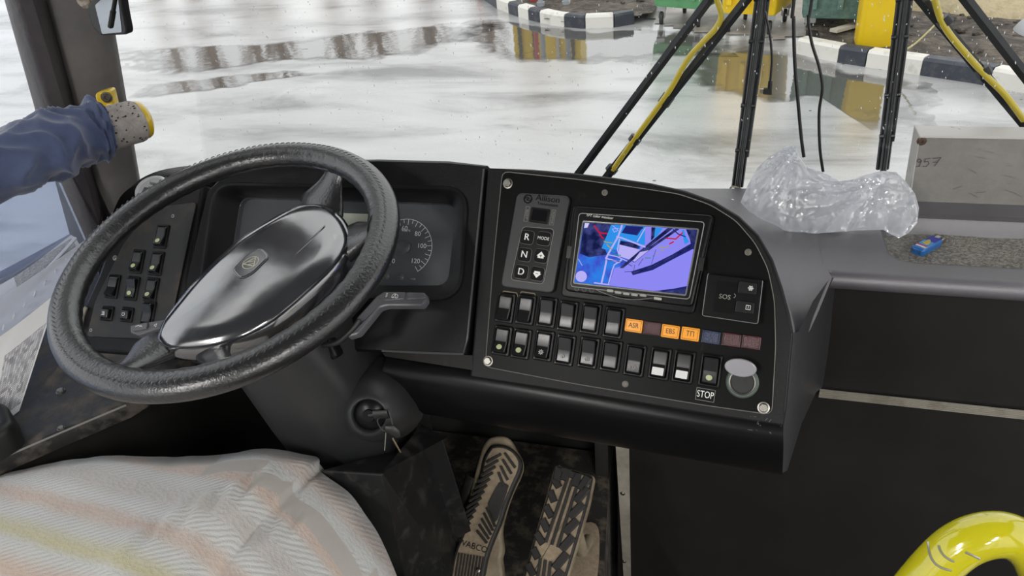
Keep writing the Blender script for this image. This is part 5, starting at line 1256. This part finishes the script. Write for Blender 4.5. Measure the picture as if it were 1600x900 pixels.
for (cx, cy, w_, h_, mt) in ((.006, 0, .040, .018, M('picture_sky_blue', (.02, .03, .33), .2)), (-.006, .0, .018, .018, M('picture_light_blue', (.05, .30, .62), .2)), (-.021, 0, .008, .018, M('picture_white', (.65, .68, .72), .25))):
    m = MB(); slab(m, LPn, rect(cx, cy, w_, h_), .0118, .01215+cx*.003+ (.0003 if w_ < .03 else 0), 0); m.build('print', mt, pl_)
m = MB(); slab(m, LPn, rpoly([(-.014, -.004), (-.008, -.006), (.002, -.003), (.008, .001), (.006, .005), (-.002, .004), (-.010, .006)], .002, 3), .0122, .0129); m.build('print', M('picture_yellow', (.50, .42, .08), .3), pl_)
m = MB(); slab(m, LPn, rect(-.019, 0, .003, .018), .0122, .0128); m.build('print', M('picture_red', (.5, .04, .08), .3), pl_)
m = MB(); LE = Plane(hun=(LPn.P(-.0351, 0, .006), -LPn.u, V((0, 0, 1)), -LPn.h))
for a in (-.006, .006): lathe(m, LE, a, 0, [(.0028, -.001), (.0028, .0006), (.0015, .0006), (.0012, -.0005)], 12)
m.build('valve', SILV, pl_)

# steel box with scratched 957
bx = thing('metal_box', (.45, 1.43, 1.43), 'scuffed grey metal box marked 957 standing on the shelf by the windscreen', 'metal box')
BXM = M('stained_zinc_sheet', (.33, .32, .30), .42, .35, var=(9, (.22, .20, .18), .40, .72, .6), bump=(12, .12, .004)); BXW = M('chipped_cream_paint', (.60, .585, .55), .4, var=(22, (.20, .16, .14), .62, .66))
fl0 = pz(1421, 309, 1.4305); fl = V((fl0.x, 1.425, 1.4305)); flt = py(1437, 213, 1.425)
xl_b, xl_t = py(1421, 308, 1.425).x, flt.x; zt = flt.z; xr = 1.0
F = [V((xl_b, 1.425, 1.4305)), V((xr, 1.425, 1.4305)), V((xr, 1.425, zt)), V((xl_t, 1.425, zt))]; B = [p+V((-.0, .055, 0)) for p in F]
m = MB(); m.add(F+B, [[0, 1, 2, 3], [4, 5, 6, 7], [0, 1, 5, 4], [1, 2, 6, 5]], 0); m.add(F+B, [[2, 3, 7, 6], [3, 0, 4, 7]], 1)
bo_ = m.build('case', [BXM, BXW], bx, smooth=0); bv = bo_.modifiers.new('bevel', 'BEVEL'); bv.width = .002; bv.segments = 2
m = MB(); lip_ = [F[0]+V((0, -.002, 0)), F[3]+V((0, -.002, 0)), F[2]+V((0, -.002, 0))]; tube(m, lip_, .0022, 6); m.build('folded_edge', BXW, bx)
BP = Plane(V((0, 1.4235, 0)), 0, 0)
bolt(BP, 1440, 220, .0065, bx, 'screw', M('rusty_screw', (.12, .08, .06), .5, .5), hexa=False)
a, b = BP.uv(1451, 253); INK = M('scratched_ink', (.09, .08, .08), .6); m = MB()
dig = [[(-18, 2), (-14, 5), (-11, 2), (-14, -1), (-18, 1)], [(-11, 2), (-12, -8), (-18, -9)], [(1, 6), (-6, 5), (-6, 0), (-1, 1), (1, -3), (-2, -8), (-7, -8)], [(5, 6), (16, 8), (10, -7)], [(6, 0), (13, 0)]]
for pts in dig: stroke(m, BP, [(a+x*.00115, b+y*.00115) for x, y in pts], .0014, .0006)
m.build('number_marking', INK, bx, smooth=0)
random.seed(21); m = MB()
for i in range(16):
    x = random.uniform(.42, .60); z = random.uniform(1.45, 1.56); L = random.uniform(.004, .02); t_ = random.uniform(-.8, .5)
    stroke(m, BP, [(x, z), (x+L*math.cos(t_), z+L*math.sin(t_))], .0005, .0005)
m.build('scratches', SILV, bx, smooth=0)

# crumpled clear plastic bag
def bag_mat():
    mt = bpy.data.materials.new('crumpled_clear_film'); mt.use_nodes = True; nt = mt.node_tree; n = nt.nodes; l = nt.links; n.clear()
    o = n.new('ShaderNodeOutputMaterial'); g = n.new('ShaderNodeBsdfGlossy'); g.inputs['Roughness'].default_value = .14
    d = n.new('ShaderNodeBsdfDiffuse'); d.inputs['Color'].default_value = (.95, .96, .98, 1); t = n.new('ShaderNodeBsdfTransparent'); t.inputs['Color'].default_value = (.95, .96, .98, 1)
    tl = n.new('ShaderNodeBsdfTranslucent'); tl.inputs['Color'].default_value = (.85, .87, .92, 1)
    geo = n.new('ShaderNodeNewGeometry'); v = n.new('ShaderNodeTexNoise'); v.inputs['Scale'].default_value = 26; v.inputs['Detail'].default_value = 5; v.inputs['Distortion'].default_value = 1.6
    v.noise_type = 'RIDGED_MULTIFRACTAL'; l.new(geo.outputs['Position'], v.inputs['Vector'])
    b = n.new('ShaderNodeBump'); b.inputs['Strength'].default_value = .9; b.inputs['Distance'].default_value = .006; l.new(v.outputs['Fac'], b.inputs['Height'])
    for q in (g, d, tl): l.new(b.outputs['Normal'], q.inputs['Normal'])
    m1 = n.new('ShaderNodeMixShader'); m1.inputs['Fac'].default_value = .62; l.new(d.outputs[0], m1.inputs[1]); l.new(tl.outputs[0], m1.inputs[2])
    at = n.new('ShaderNodeAttribute'); at.attribute_name = 'opacity'
    m2 = n.new('ShaderNodeMixShader'); l.new(at.outputs['Fac'], m2.inputs['Fac']); l.new(t.outputs[0], m2.inputs[1]); l.new(m1.outputs[0], m2.inputs[2])
    m3 = n.new('ShaderNodeMixShader'); m3.inputs['Fac'].default_value = .15; l.new(m2.outputs[0], m3.inputs[1]); l.new(g.outputs[0], m3.inputs[2]); l.new(m3.outputs[0], o.inputs['Surface']); return mt
BG = Plane(pz(1300, 366, 1.421)+V((0, .0, 0)), -4, 38)
sil = [(1157, 316), (1170, 286), (1184, 262), (1204, 243), (1232, 227), (1243, 229), (1250, 246), (1262, 262), (1284, 268), (1300, 277), (1312, 283), (1330, 281), (1352, 273), (1378, 267), (1400, 269), (1414, 282), (1430, 303), (1436, 325), (1433, 348), (1420, 364), (1404, 372), (1392, 366), (1380, 359), (1340, 360), (1300, 363), (1262, 366), (1232, 364), (1212, 352), (1190, 343), (1170, 330)]
S2 = [V(q) for q in BG.uvs(sil)]
def sdist(p):
    best = 9e9; ins = False; N = len(S2)
    for i in range(N):
        a, b = S2[i-1], S2[i]; d = b-a; t_ = max(0, min(1, (p-a).dot(d)/d.dot(d))); best = min(best, (a+d*t_-p).length)
        if (a.y > p.y) != (b.y > p.y) and p.x < (b.x-a.x)*(p.y-a.y)/(b.y-a.y)+a.x: ins = not ins
    return best if ins else -best
bm = bmesh.new(); vs = [bm.verts.new((p.x, p.y, 0)) for p in S2]; f = bm.faces.new(vs)
bmesh.ops.triangulate(bm, faces=[f])
for _ in range(7):
    long = [e for e in bm.edges if e.calc_length() > .0048]
    if not long: break
    bmesh.ops.subdivide_edges(bm, edges=long, cuts=1); bmesh.ops.triangulate(bm, faces=bm.faces[:]); 
    bmesh.ops.beautify_fill(bm, faces=bm.faces[:], edges=bm.edges[:])
    inn = [v for v in bm.verts if not v.is_boundary]
    bmesh.ops.smooth_vert(bm, verts=inn, factor=.5, use_axis_x=True, use_axis_y=True, use_axis_z=True)
bm.verts.index_update(); mbag = MB(); V0 = []; V1 = []; ops = []
_bx0 = min(p.x for p in S2); _bx1 = max(p.x for p in S2); _pk = V(BG.uv(1240, 232)); _kn = V(BG.uv(1385, 285))
def crease(p, s):
    q = V((p.x*1.0, p.y*1.0, s)); w_ = noise.noise_vector(q*9)*.02
    d1 = noise.voronoi((q+w_*.4)*24)[0]; d2 = noise.voronoi((q+w_*.5)*62+V((3, 1, s)))[0]
    u_ = (p.x-_bx0)/(_bx1-_bx0); r1 = V((p.x, p.y))-_pk; r2 = V((p.x, p.y))-_kn
    def folds(r, f): an = math.atan2(r.x, -r.y); L = r.length; return 1-2*abs(noise.noise(V((an*f+w_.x*9, L*11, s+f))))-1.2*abs(noise.noise(V((an*f*2.3, L*20, s+3))))
    wL = 1-smooth(.25, .42, u_); wR = smooth(.62, .78, u_); wM = max(0, 1-wL-wR)
    return wL*folds(r1, 2.6)*.014+wM*folds(r2, 3.5)*.013+wR*((d1[1]-d1[0])*.026-.004+(d2[1]-d2[0])*.006)+noise.noise(q*8)*.008-.006
xl = min(p.x for p in S2); xr_ = max(p.x for p in S2)
for v in bm.verts:
    p = V((v.co.x, v.co.y)); d = max(0, sdist(p)); u_ = (p.x-xl)/(xr_-xl)
    th = .030*(1-math.exp(-d/.02)); e_ = min(1, d/.006)
    V0.append(BG.P(p.x, p.y, th+crease(p, 0)*e_)); V1.append(BG.P(p.x, p.y, -th*.8+crease(p, 7)*e_))
    o_ = .50+.34*smooth(.30, .55, u_); _c = crease(p, 0); o_ += max(0, _c)*45; _d = noise.voronoi(V((p.x, p.y, 0))*30)[0]; x_ = _d[1]-_d[0]; o_ += .30*max(0, .16-x_)/.16*e_*smooth(.5, .8, u_); o_ += .25*(1-min(1, d/.004)); ops.append(min(.92, o_))
F_ = [[v.index for v in f.verts] for f in bm.faces]; nv = len(V0); mbag.add(V0+V1, F_+[[i+nv for i in f][::-1] for f in F_]); bm.free()
mnz = min(v.z for v in mbag.v); mbag.v = [V((v.x, v.y, max(v.z, 1.4205))) for v in mbag.v]
bag = mbag.build('plastic_bag', bag_mat(), smooth=32); tag(bag, 'crumpled clear plastic bag lying on the dashboard corner', 'plastic bag')
at_ = bag.data.attributes.new('opacity', 'FLOAT', 'POINT'); at_.data.foreach_set('value', ops+[o*.8 for o in ops])

# ================================================================== PAPERS BY THE SIDE WINDOW
PLn = None
pA = pX(30, 642, -1.13); pB = pX(-40, 640, -1.13)
def paper_mat(name, scale, base=(.72, .72, .72)):
    mt = bpy.data.materials.new(name); mt.use_nodes = True; nt = mt.node_tree; n = nt.nodes; l = nt.links; p = n['Principled BSDF']; p.inputs['Roughness'].default_value = .35; p.inputs['Coat Weight'].default_value = .6; p.inputs['Coat Roughness'].default_value = .12
    uv = n.new('ShaderNodeUVMap'); br = n.new('ShaderNodeTexBrick'); br.offset = 0; br.inputs['Scale'].default_value = scale; br.inputs['Mortar Size'].default_value = .018; br.inputs['Brick Width'].default_value = .6; br.inputs['Row Height'].default_value = .28
    br.inputs['Color1'].default_value = (*base, 1); br.inputs['Color2'].default_value = (*base, 1); br.inputs['Mortar'].default_value = (.30, .30, .33, 1); l.new(uv.outputs[0], br.inputs['Vector'])
    br.inputs['Mortar Size'].default_value = .05
    b2 = n.new('ShaderNodeTexBrick'); b2.offset = 0; b2.inputs['Scale'].default_value = scale; b2.inputs['Mortar Size'].default_value = 0; b2.inputs['Brick Width'].default_value = .6; b2.inputs['Row Height'].default_value = .56; b2.inputs['Bias'].default_value = -.25
    b2.inputs['Color1'].default_value = (1, 1, 1, 1); b2.inputs['Color2'].default_value = (.25, .25, .28, 1); b2.inputs['Mortar'].default_value = (1, 1, 1, 1); l.new(uv.outputs[0], b2.inputs['Vector'])
    sp = n.new('ShaderNodeSeparateXYZ'); l.new(uv.outputs[0], sp.inputs[0])
    def inside(lo, hi, ax):
        m1 = n.new('ShaderNodeMath'); m1.operation = 'GREATER_THAN'; m1.inputs[1].default_value = lo; m2 = n.new('ShaderNodeMath'); m2.operation = 'LESS_THAN'; m2.inputs[1].default_value = hi
        l.new(sp.outputs[ax], m1.inputs[0]); l.new(sp.outputs[ax], m2.inputs[0]); m3 = n.new('ShaderNodeMath'); m3.operation = 'MULTIPLY'; l.new(m1.outputs[0], m3.inputs[0]); l.new(m2.outputs[0], m3.inputs[1]); return m3
    ma = inside(.42, .97, 'X'); mb_ = inside(.06, .72, 'Y'); mk = n.new('ShaderNodeMath'); mk.operation = 'MULTIPLY'; l.new(ma.outputs[0], mk.inputs[0]); l.new(mb_.outputs[0], mk.inputs[1])
    mu = n.new('ShaderNodeMix'); mu.data_type = 'RGBA'; mu.blend_type = 'MULTIPLY'; mu.inputs['Factor'].default_value = 1; l.new(br.outputs['Color'], mu.inputs['A']); l.new(b2.outputs['Color'], mu.inputs['B'])
    x = n.new('ShaderNodeMix'); x.data_type = 'RGBA'; l.new(mk.outputs[0], x.inputs['Factor']); x.inputs['A'].default_value = (*base, 1); l.new(mu.outputs['Result'], x.inputs['B']); l.new(x.outputs['Result'], p.inputs['Base Color']); return mt
def sheet(corners, name, mat, label, curl=.01, n=12, group='documents by the side window', thick=.0012):
    """corners TL, TR, BR, BL; a slightly curled sheet with thickness"""
    TL, TR_, BR, BL = corners; nn = (TR_-TL).cross(BL-TL).normalized(); rws = []; uvv = []
    for i in range(n+1):
        row = []
        for j in range(n+1):
            u = i/n; v = j/n; p = TL.lerp(TR_, u).lerp(BL.lerp(BR, u), v); row.append(p+nn*curl*(math.sin(u*math.pi)*.8+.3*math.sin(v*5+u*3))); uvv.append((u, 1-v))
        rws.append(row)
    m = MB(); grid(m, rws); grid(m, [[p-nn*thick for p in r] for r in rws]); o = m.build(name, mat, smooth=60); ul = o.data.uv_layers.new(name='UVMap'); N_ = len(uvv)
    for lp2 in o.data.loops: ul.data[lp2.index].uv = uvv[lp2.vertex_index % N_]
    return tag(o, label, 'document', group)
# real positions: bottoms on the sill near the window, leaning outwards against the glass
BLp = pz(-45, 690, 1.325); BRp = pz(30, 641, 1.325)
TRp = pX(128, 374, -1.325); TLp = pX(-60, 470, -1.335)
mid1 = pX(88, 470, -1.24)
sheet([pX(-50, 560, -1.25), pX(92, 455, -1.235), BRp, BLp], 'document_sheet', paper_mat('printed_table_paper', 15, (.80, .79, .77)), 'printed table sheet in a clear sleeve, lowest at the left edge', .006)
SLV = glass_mat('clear_sleeve_film', (.86, .89, .96), .16, .55)
sheet([pX(-50, 500, -1.30), pX(132, 376, -1.318), pX(86, 486, -1.235), pX(-50, 590, -1.245)], 'plastic_sleeve', SLV, 'clear punched plastic sleeve along the window, beside the steering wheel', .006)
sheet([pX(-50, 450, -1.345), pX(108, 366, -1.347), pX(128, 384, -1.32), pX(-50, 545, -1.30)], 'document_sheet', paper_mat('printed_text_paper', 60, (.60, .65, .75)), 'bluish printed sheet rolled behind the clear sleeve against the side window', .012)
# punched holes of the sleeve
slv = bpy.data.objects['plastic_sleeve']
for i in range(8):
    m = MB(); f_ = i/7; c = pX(12+(124-12)*f_, 512-(512-392)*f_, -1.245-.07*f_); q = Plane(c, -55, 30); lathe(m, q, 0, 0, [(.0065, .006), (.0065, .0072), (.0038, .0072), (.0038, .006)], 16)
    m.build('punch_hole', M('white_film_rings', (.70, .74, .80), .4) if i == 0 else bpy.data.materials['white_film_rings'], slv)
# white pole-like sheet edge (rolled)
m = MB(); tube(m, [pX(-40, 515, -1.31), pX(30, 468, -1.31), pX(118, 372, -1.33)], .0035, 8); tag(m.build('rolled_paper', M('blue_white_paper', (.62, .68, .78), .5)), 'thin rolled blue white paper edge beside the side window', 'paper roll')

# ================================================================== RAIL WITH FOAM, BLUE CLOTH
hr = thing('window_handrail', pt(160, 190, 1.45), 'yellow handrail with grey foam grip bolted to the pillar', 'handrail')
AX = [pt(-260, 350, 1.10), pt(-60, 270, 1.20), pt(40, 243, 1.28), pt(150, 207, 1.36), pt(188, 196, 1.39), pt(222, 187, 1.415)]
m = MB(); tube(m, AX, .017, 16); m.build('tube', YEL, hr)
m = MB(); AX = AX[1:]; FR = [.0395]*3; a_ = AX[2].lerp(AX[1], .3); ax2 = (AX[4]-AX[2]).normalized(); fp = [a_, AX[2], AX[3], AX[4]-ax2*.014, AX[4]-ax2*.008, AX[4]-ax2*.004, AX[4]-ax2*.004]
tube(m, spline(fp, 3), [.040]*(3*3)+[.040-.0008*i for i in range(10)], 28)
m.build('foam_grip', M('worn_grey_foam', (.34, .31, .28), .9, var=(70, (.44, .41, .38), .35, .6), bump=(220, .8, .003)), hr, smooth=70)
# dark pits torn in the foam
random.seed(4); m = MB()
for i in range(46):
    f_ = random.random(); c = AX[2].lerp(AX[4], .05+.85*f_); vdir = (CP-c); vdir = (vdir-ax2*vdir.dot(ax2)).normalized(); sdv = ax2.cross(vdir); a = math.radians(random.gauss(-25 if random.random() < .7 else 50, 22)); nrm = vdir*math.cos(a)+sdv*math.sin(a)
    r = random.uniform(.0005, .0016); c2 = c+nrm*.0396; q = Plane(hun=(c2, ax2, nrm.cross(ax2), nrm)); slab(m, q, ell(0, 0, r*random.uniform(1, 2), r, 7), -.002, .0007)
m.build('torn_pits', M('dark_foam_pit', (.03, .028, .025), .9), hr)
m = MB(); tube(m, [AX[4]-ax2*.006, AX[4]-ax2*.001, AX[4]+ax2*.005, AX[4]+ax2*.010, AX[4]+ax2*.012], [.036, .0365, .034, .026, .002], 26); m.build('end_cap', YEL, hr, smooth=60)
BRK_ = Plane(pt(165, 157, 1.475), 22, 4)
m = MB(); slab(m, BRK_, rpoly(BRK_.uvs([(149, 145), (174, 138), (183, 175), (158, 182)]), .008, 5), -.02, .006, .004, nb=3); br_ = m.build('bracket', YEL, hr)
bolt(Plane(hun=(BRK_.P(0, 0, .006), BRK_.h, BRK_.u, BRK_.n)), 167, 152, .0085, br_, 'bracket_screw', M('dark_screw', (.10, .09, .07), .4, .6), hexa=False)
m = MB(); tube(m, [BRK_.P(.0, -.02, -.005), AX[2]], .013, 12); m.build('bracket_leg', YEL, hr)
m = MB(); bolt(Plane(pt(172, 231, 1.49), 20, 5), 172, 231, .007, hr, 'lower_screw', M('brown_screw', (.13, .09, .06), .5, .5), hexa=False)

CLO = M('blue_cotton_cloth', (.050, .068, .145), .85, var=(6, (.085, .115, .21), .4, .7), bump=(500, .35, .002), sheen=.4)
cp_ = spline([pt(-190, 340, 1.12), pt(-90, 296, 1.16), pt(-20, 268, 1.20), pt(50, 238, 1.25), pt(95, 222, 1.29), pt(130, 210, 1.33), pt(152, 205, 1.35), pt(164, 203, 1.36)], 12)
Nn = len(cp_); rws = []; prev = V((0, 0, 1))
for i, c in enumerate(cp_):
    u = i/(Nn-1); tdir = (cp_[min(i+1, Nn-1)]-cp_[max(i-1, 0)]).normalized(); a = (prev-tdir*prev.dot(tdir)).normalized(); b = tdir.cross(a); prev = a; row = []
    base = .060-.010*u
    if u > .93: base = .050-(u-.93)*.10
    for j in range(72):
        th = 2*math.pi*j/72
        w1 = math.sin(u*42+th*1.6+2.5*noise.noise(V((math.cos(th), math.sin(th), u*4)))*2)
        w2 = 1-abs(noise.noise(V((math.cos(th)*1.3+u*7, math.sin(th)*1.3, u*9))))*2.4
        ph = u*11+th*.5+1.6*noise.noise(V((math.cos(th)*1.2, math.sin(th)*1.2, u*3)))
        ph2 = u*24-th*1.0+2.2*noise.noise(V((math.cos(th)*1.5+5, math.sin(th)*1.5, u*5)))
        r = base+.0115*(1-abs(math.sin(ph)))**1.3+.0090*(1-abs(math.sin(ph2)))**1.6+.0020*w2-.009
        if u > .80: r += .006*math.sin((u-.80)/.2*math.pi)+.0025*math.sin((u-.8)*90+th)
        row.append(c+(a*math.cos(th)+b*math.sin(th))*r)
    rws.append(row)
# turned-in cuff
last = rws[-1]; cl = cp_[-1]; rws.append([cl+(p-cl)*.86-(cp_[-1]-cp_[-2]).normalized()*.006 for p in last]); rws.append([cp_[-4]+(p-cl)*.82 for p in last])
_c0 = cp_[0]; rws.insert(0, [_c0+(p-_c0)*.35+(cp_[1]-cp_[0])*.3 for p in rws[0]])
m = MB(); grid(m, rws, 0, True); tag(m.build('blue_cloth', CLO, smooth=180), 'dark blue cotton cloth wound around the handrail at the side window', 'cloth')

# ================================================================== MIRROR
mr_ = thing('outside_mirror', pt(175, 20, 1.62), 'small dark mirror beside the pillar at the top left, showing a black arm', 'mirror')
MP = Plane(pt(172, 22, 1.33), -15, -4)
mo0 = MP.uvs([(136, 12), (150, -10), (188, -18), (194, 20), (201, 54), (158, 56), (145, 42)]); mo0 = rpoly(mo0, .012, 5)
m = MB(); slab(m, MP, mo0, -.012, .002, .004, nb=3); m.build('housing', RUBBER, mr_)
mi0 = MP.uvs([(149, 8), (166, -8), (184, -12), (191, 50), (160, 53)], .002); m = MB(); slab(m, MP, rpoly(mi0, .004, 3), .0018, .0028); m.build('mirror_glass', M('mirror_silver', (.42, .45, .48), .03, 1), mr_)
m = MB(); tube(m, [MP.hit(181, -12, .004), MP.hit(176, 18, .004)], .003, 8); tube(m, [MP.hit(176, 18, .004), MP.hit(172, 42, .004)], .0042, 8); m.build('arm_reflection_bar', RUBBER, mr_)
m = MB(); tube(m, [MP.P(0, .04, -.03), MP.P(-.03, .14, -.05), MP.P(-.12, .22, -.03)], .011, 10); m.build('arm', RUBBER, mr_)
m = MB(); tube(m, spline([pt(122, -12, 1.37), pt(132, 6, 1.37), pt(146, 0, 1.35)], 5), .009, 8); tag(m.build('rusty_bracket', M('rusty_clip', (.20, .15, .11), .8, var=(80, (.36, .32, .27), .4, .6))), 'rusty clip on the pillar beside the small mirror', 'clip')

# ================================================================== WIPERS (outside the glass), CABLES
WY = 1.56
RUB2 = M('wiper_black', (.014, .014, .015), .35, bump=(60, .1, .002)); YH = M('yellow_hose', (.60, .45, .03), .3, coat=.3)
def wp(x, y, Y=WY): return py(x, y, Y)
def extend(A, B, t): return A+(B-A)*t
def wiper(bl0, bl1, arms, hose, clips, label):
    t = thing('windscreen_wiper', wp(*bl0), label, 'wiper', 'wipers parked upright outside the windscreen')
    A = wp(*bl0, 1.525); B = wp(*bl1, 1.525); B2 = extend(A, B, 1.75); ax = (B-A).normalized()
    m = MB(); tube(m, [A, B2], .0062, 8, flat=1.0); s_ = ax.cross(V((0, 1, 0))).normalized()
    tube(m, [A+V((0, .012, 0))+s_*.008, B2+V((0, .012, 0))+s_*.008], .0045, 6); tube(m, [A+V((0, .012, 0))-s_*.008, B2+V((0, .012, 0))-s_*.008], .0045, 6); m.build('blade_frame', RUB2, t)
    m = MB(); tube(m, [A-s_*.0+V((0, -.01, 0)), B2+V((0, -.01, 0))], .0028, 6); m.build('rubber_lip', M('blade_rubber', (.03, .03, .03), .5) if 'blade_rubber' not in bpy.data.materials else bpy.data.materials['blade_rubber'], t)
    m = MB(); tube(m, [A.lerp(B, .18)-s_*.013+V((0, .012, 0)), A.lerp(B, .7)-s_*.014+V((0, .012, 0)), B2-s_*.010+V((0, .012, 0))], .0028, 6); m.build('spring_strip', M('blade_steel', (.10, .10, .10), .3, .6) if 'blade_steel' not in bpy.data.materials else bpy.data.materials['blade_steel'], t)
    for f_ in (.22, .47, .80, 1.0, 1.3):
        m = MB(); c = A.lerp(B, f_)+V((0, .006, 0)); tube(m, [c-s_*.014, c+s_*.014], .0045, 8); m.build('blade_clip', RUB2, t)
    for a0, a1, w_ in arms:
        P = wp(*a0); Q = wp(*a1); d = (Q-P); P2 = P-d*.12; Q2 = Q+d*.10; m = MB(); tube(m, [P2, Q2], w_, 4, flat=.45, ref=V((0, 1, 0)).cross(d)); m.build('arm', RUB2, t, smooth=20)
    m = MB(); tube(m, spline([wp(x, y, WY-.012) for x, y in hose], 8), .0058, 10); m.build('washer_hose', YH, t)
    for (x, y), (x2, y2) in clips:
        P = wp(x, y, WY-.006); Q = wp(x2, y2, WY-.006); m = MB(); tube(m, [P, Q], .0135, 8, flat=.8); m.build('hose_clip', RUBBER, t)
    return t
wiper((1152, 295), (1190, 0), [((908, 266), (1106, 2), .0095), ((953, 270), (1166, 0), .0095)], [(957, 266), (985, 226), (1015, 185), (1037, 155), (1052, 132), (1075, 92), (1098, 66), (1118, 45), (1127, 25), (1122, 5), (1116, -12)],
      [((1036, 163), (1046, 149)), ((989, 222), (995, 214)), ((953, 268), (959, 261))], 'left wiper with vertical black blade and bowed yellow hose')
wiper((1380, 268), (1414, 0), [((1598, 190), (1440, 0), .0095), ((1620, 142), (1506, -5), .0095)], [(1600, 188), (1570, 148), (1540, 118), (1510, 85), (1485, 55), (1470, 30), (1460, -2)],
      [((1534, 106), (1540, 117)), ((1472, 28), (1480, 38))], 'right wiper with vertical black blade and yellow hose running to the right edge')
m = MB(); tube(m, spline([wp(1141, 297, 1.54), wp(1143, 292, 1.54), wp(1152, 293, 1.51), wp(1162, 298, 1.50)], 5), .0022, 6); tag(m.build('blade_end_clip', M('tan_wire', (.30, .26, .18), .5)), 'tan wire clip at the foot of the left wiper blade', 'clip')
CBL = M('black_cable', (.010, .010, .010), .35)
def cable(pts, r, Y, label, name='hanging_cable'):
    P = [py(x, y, Y) for x, y in pts]; P = [P[0]+V((0, 0, .35))]+P; m = MB(); tube(m, spline(P, 8), r, 8); return m, P
m, P = cable([(1241, -4), (1240, 30), (1242, 100), (1247, 160), (1252, 215), (1256, 245)], .0032, 1.455, ''); tag(m.build('hanging_cable', CBL), 'straighter black cable hanging behind the plastic bag, left of the wavy one', 'cable', 'cables hanging before the windscreen')
m, P = cable([(1269, -4), (1263, 25), (1268, 65), (1280, 105), (1285, 138), (1280, 175), (1281, 230), (1286, 268)], .0028, 1.462, ''); tag(m.build('hanging_cable', CBL), 'wavy black cable hanging behind the plastic bag', 'cable', 'cables hanging before the windscreen')
uc = thing('usb_cable', py(1195, 142, 1.45), 'short black cable with a small USB plug hanging free beside the left wiper blade', 'cable')
P = [py(x, y, 1.45) for x, y in ((1196, -4), (1196, 20), (1203, 55), (1206, 90), (1205, 110), (1203.5, 127))]; P = [P[0]+V((0, 0, .35))]+P; m = MB(); tube(m, spline(P, 8), .0022, 8); m.build('cord', CBL, uc)
m = MB(); tube(m, [py(1203.5, 126, 1.45), py(1203, 138, 1.45)], [.0036, .0045], 10); m.build('strain_relief', CBL, uc)
UP_ = Plane(V((0, 1.45, 0)), 0, 0); m = MB(); slab(m, UP_, rpoly(UP_.uvs([(1193, 138), (1206, 137), (1206, 148), (1192, 147)]), .002, 3), -.003, .003, .001); m.build('plug_body', RUBBER, uc)
m = MB(); slab(m, UP_, UP_.uvs([(1187, 139), (1193, 139), (1192, 146), (1187, 145)]), -.002, .002, .0003); m.build('plug_tip', M('plug_metal', (.45, .43, .36), .3, .9), uc)

# rain drops on the glass
random.seed(17); m = MB(); DR = M('water_drops', (.95, .96, .97), .05)  # white base colour stands for the sky refracted in the drops
for i in range(620):
    x = random.uniform(210, 1600); y = random.uniform(-5, 250) if random.random() < .85 else random.uniform(0, 120)
    c = py(x, y, 1.507); r = random.uniform(.0005, .0012); L = r*random.uniform(1.2, 4)
    tilt = random.uniform(-.4, .2)
    pts = [(0, L), (r, 0), (0, -L), (-r, 0)]; n_ = len(m.v)
    vs = [c+V((p*1.0+q*tilt, .0004, q)) for p, q in pts]+[c+V((0, .0012, 0))]
    m.add(vs, [[0, 1, 4], [1, 2, 4], [2, 3, 4], [3, 0, 4], [3, 2, 1, 0]])
tag(m.build('rain_drops', DR, smooth=60), 'tiny rain drops scattered over the windscreen', 'rain drops', kind='stuff')

# unseen fill lamp strips, added to lift the light in the cab
LM = M('fill_diffuser', (.8, .8, .8), .5, emit=(1, .98, .94), es=6.0)
for i, (x, y) in enumerate(((-1.15, -1.55), (.92, -1.55), (-1.15, -3.3), (.92, -3.3))):
    t = thing('fill_lamp', (x, y, 2.93), ['added fill lamp strip behind the driver seat', 'added fill lamp strip behind the front door', 'added fill lamp strip left rear of the saloon', 'added fill lamp strip right rear of the saloon'][i], 'fill lamp', 'added fill lamp strips')
    m = MB(); box(m, (x, y, 2.925), .16, 1.2, .02); m.build('housing', INT, t); m = MB(); box(m, (x, y, 2.915), .12, 1.15, .012); m.build('diffuser', LM, t)
    area_lamp('fill_light', (x, y, 2.90), .12, 1.1, FILL_POWER)
bpy.context.view_layer.update()
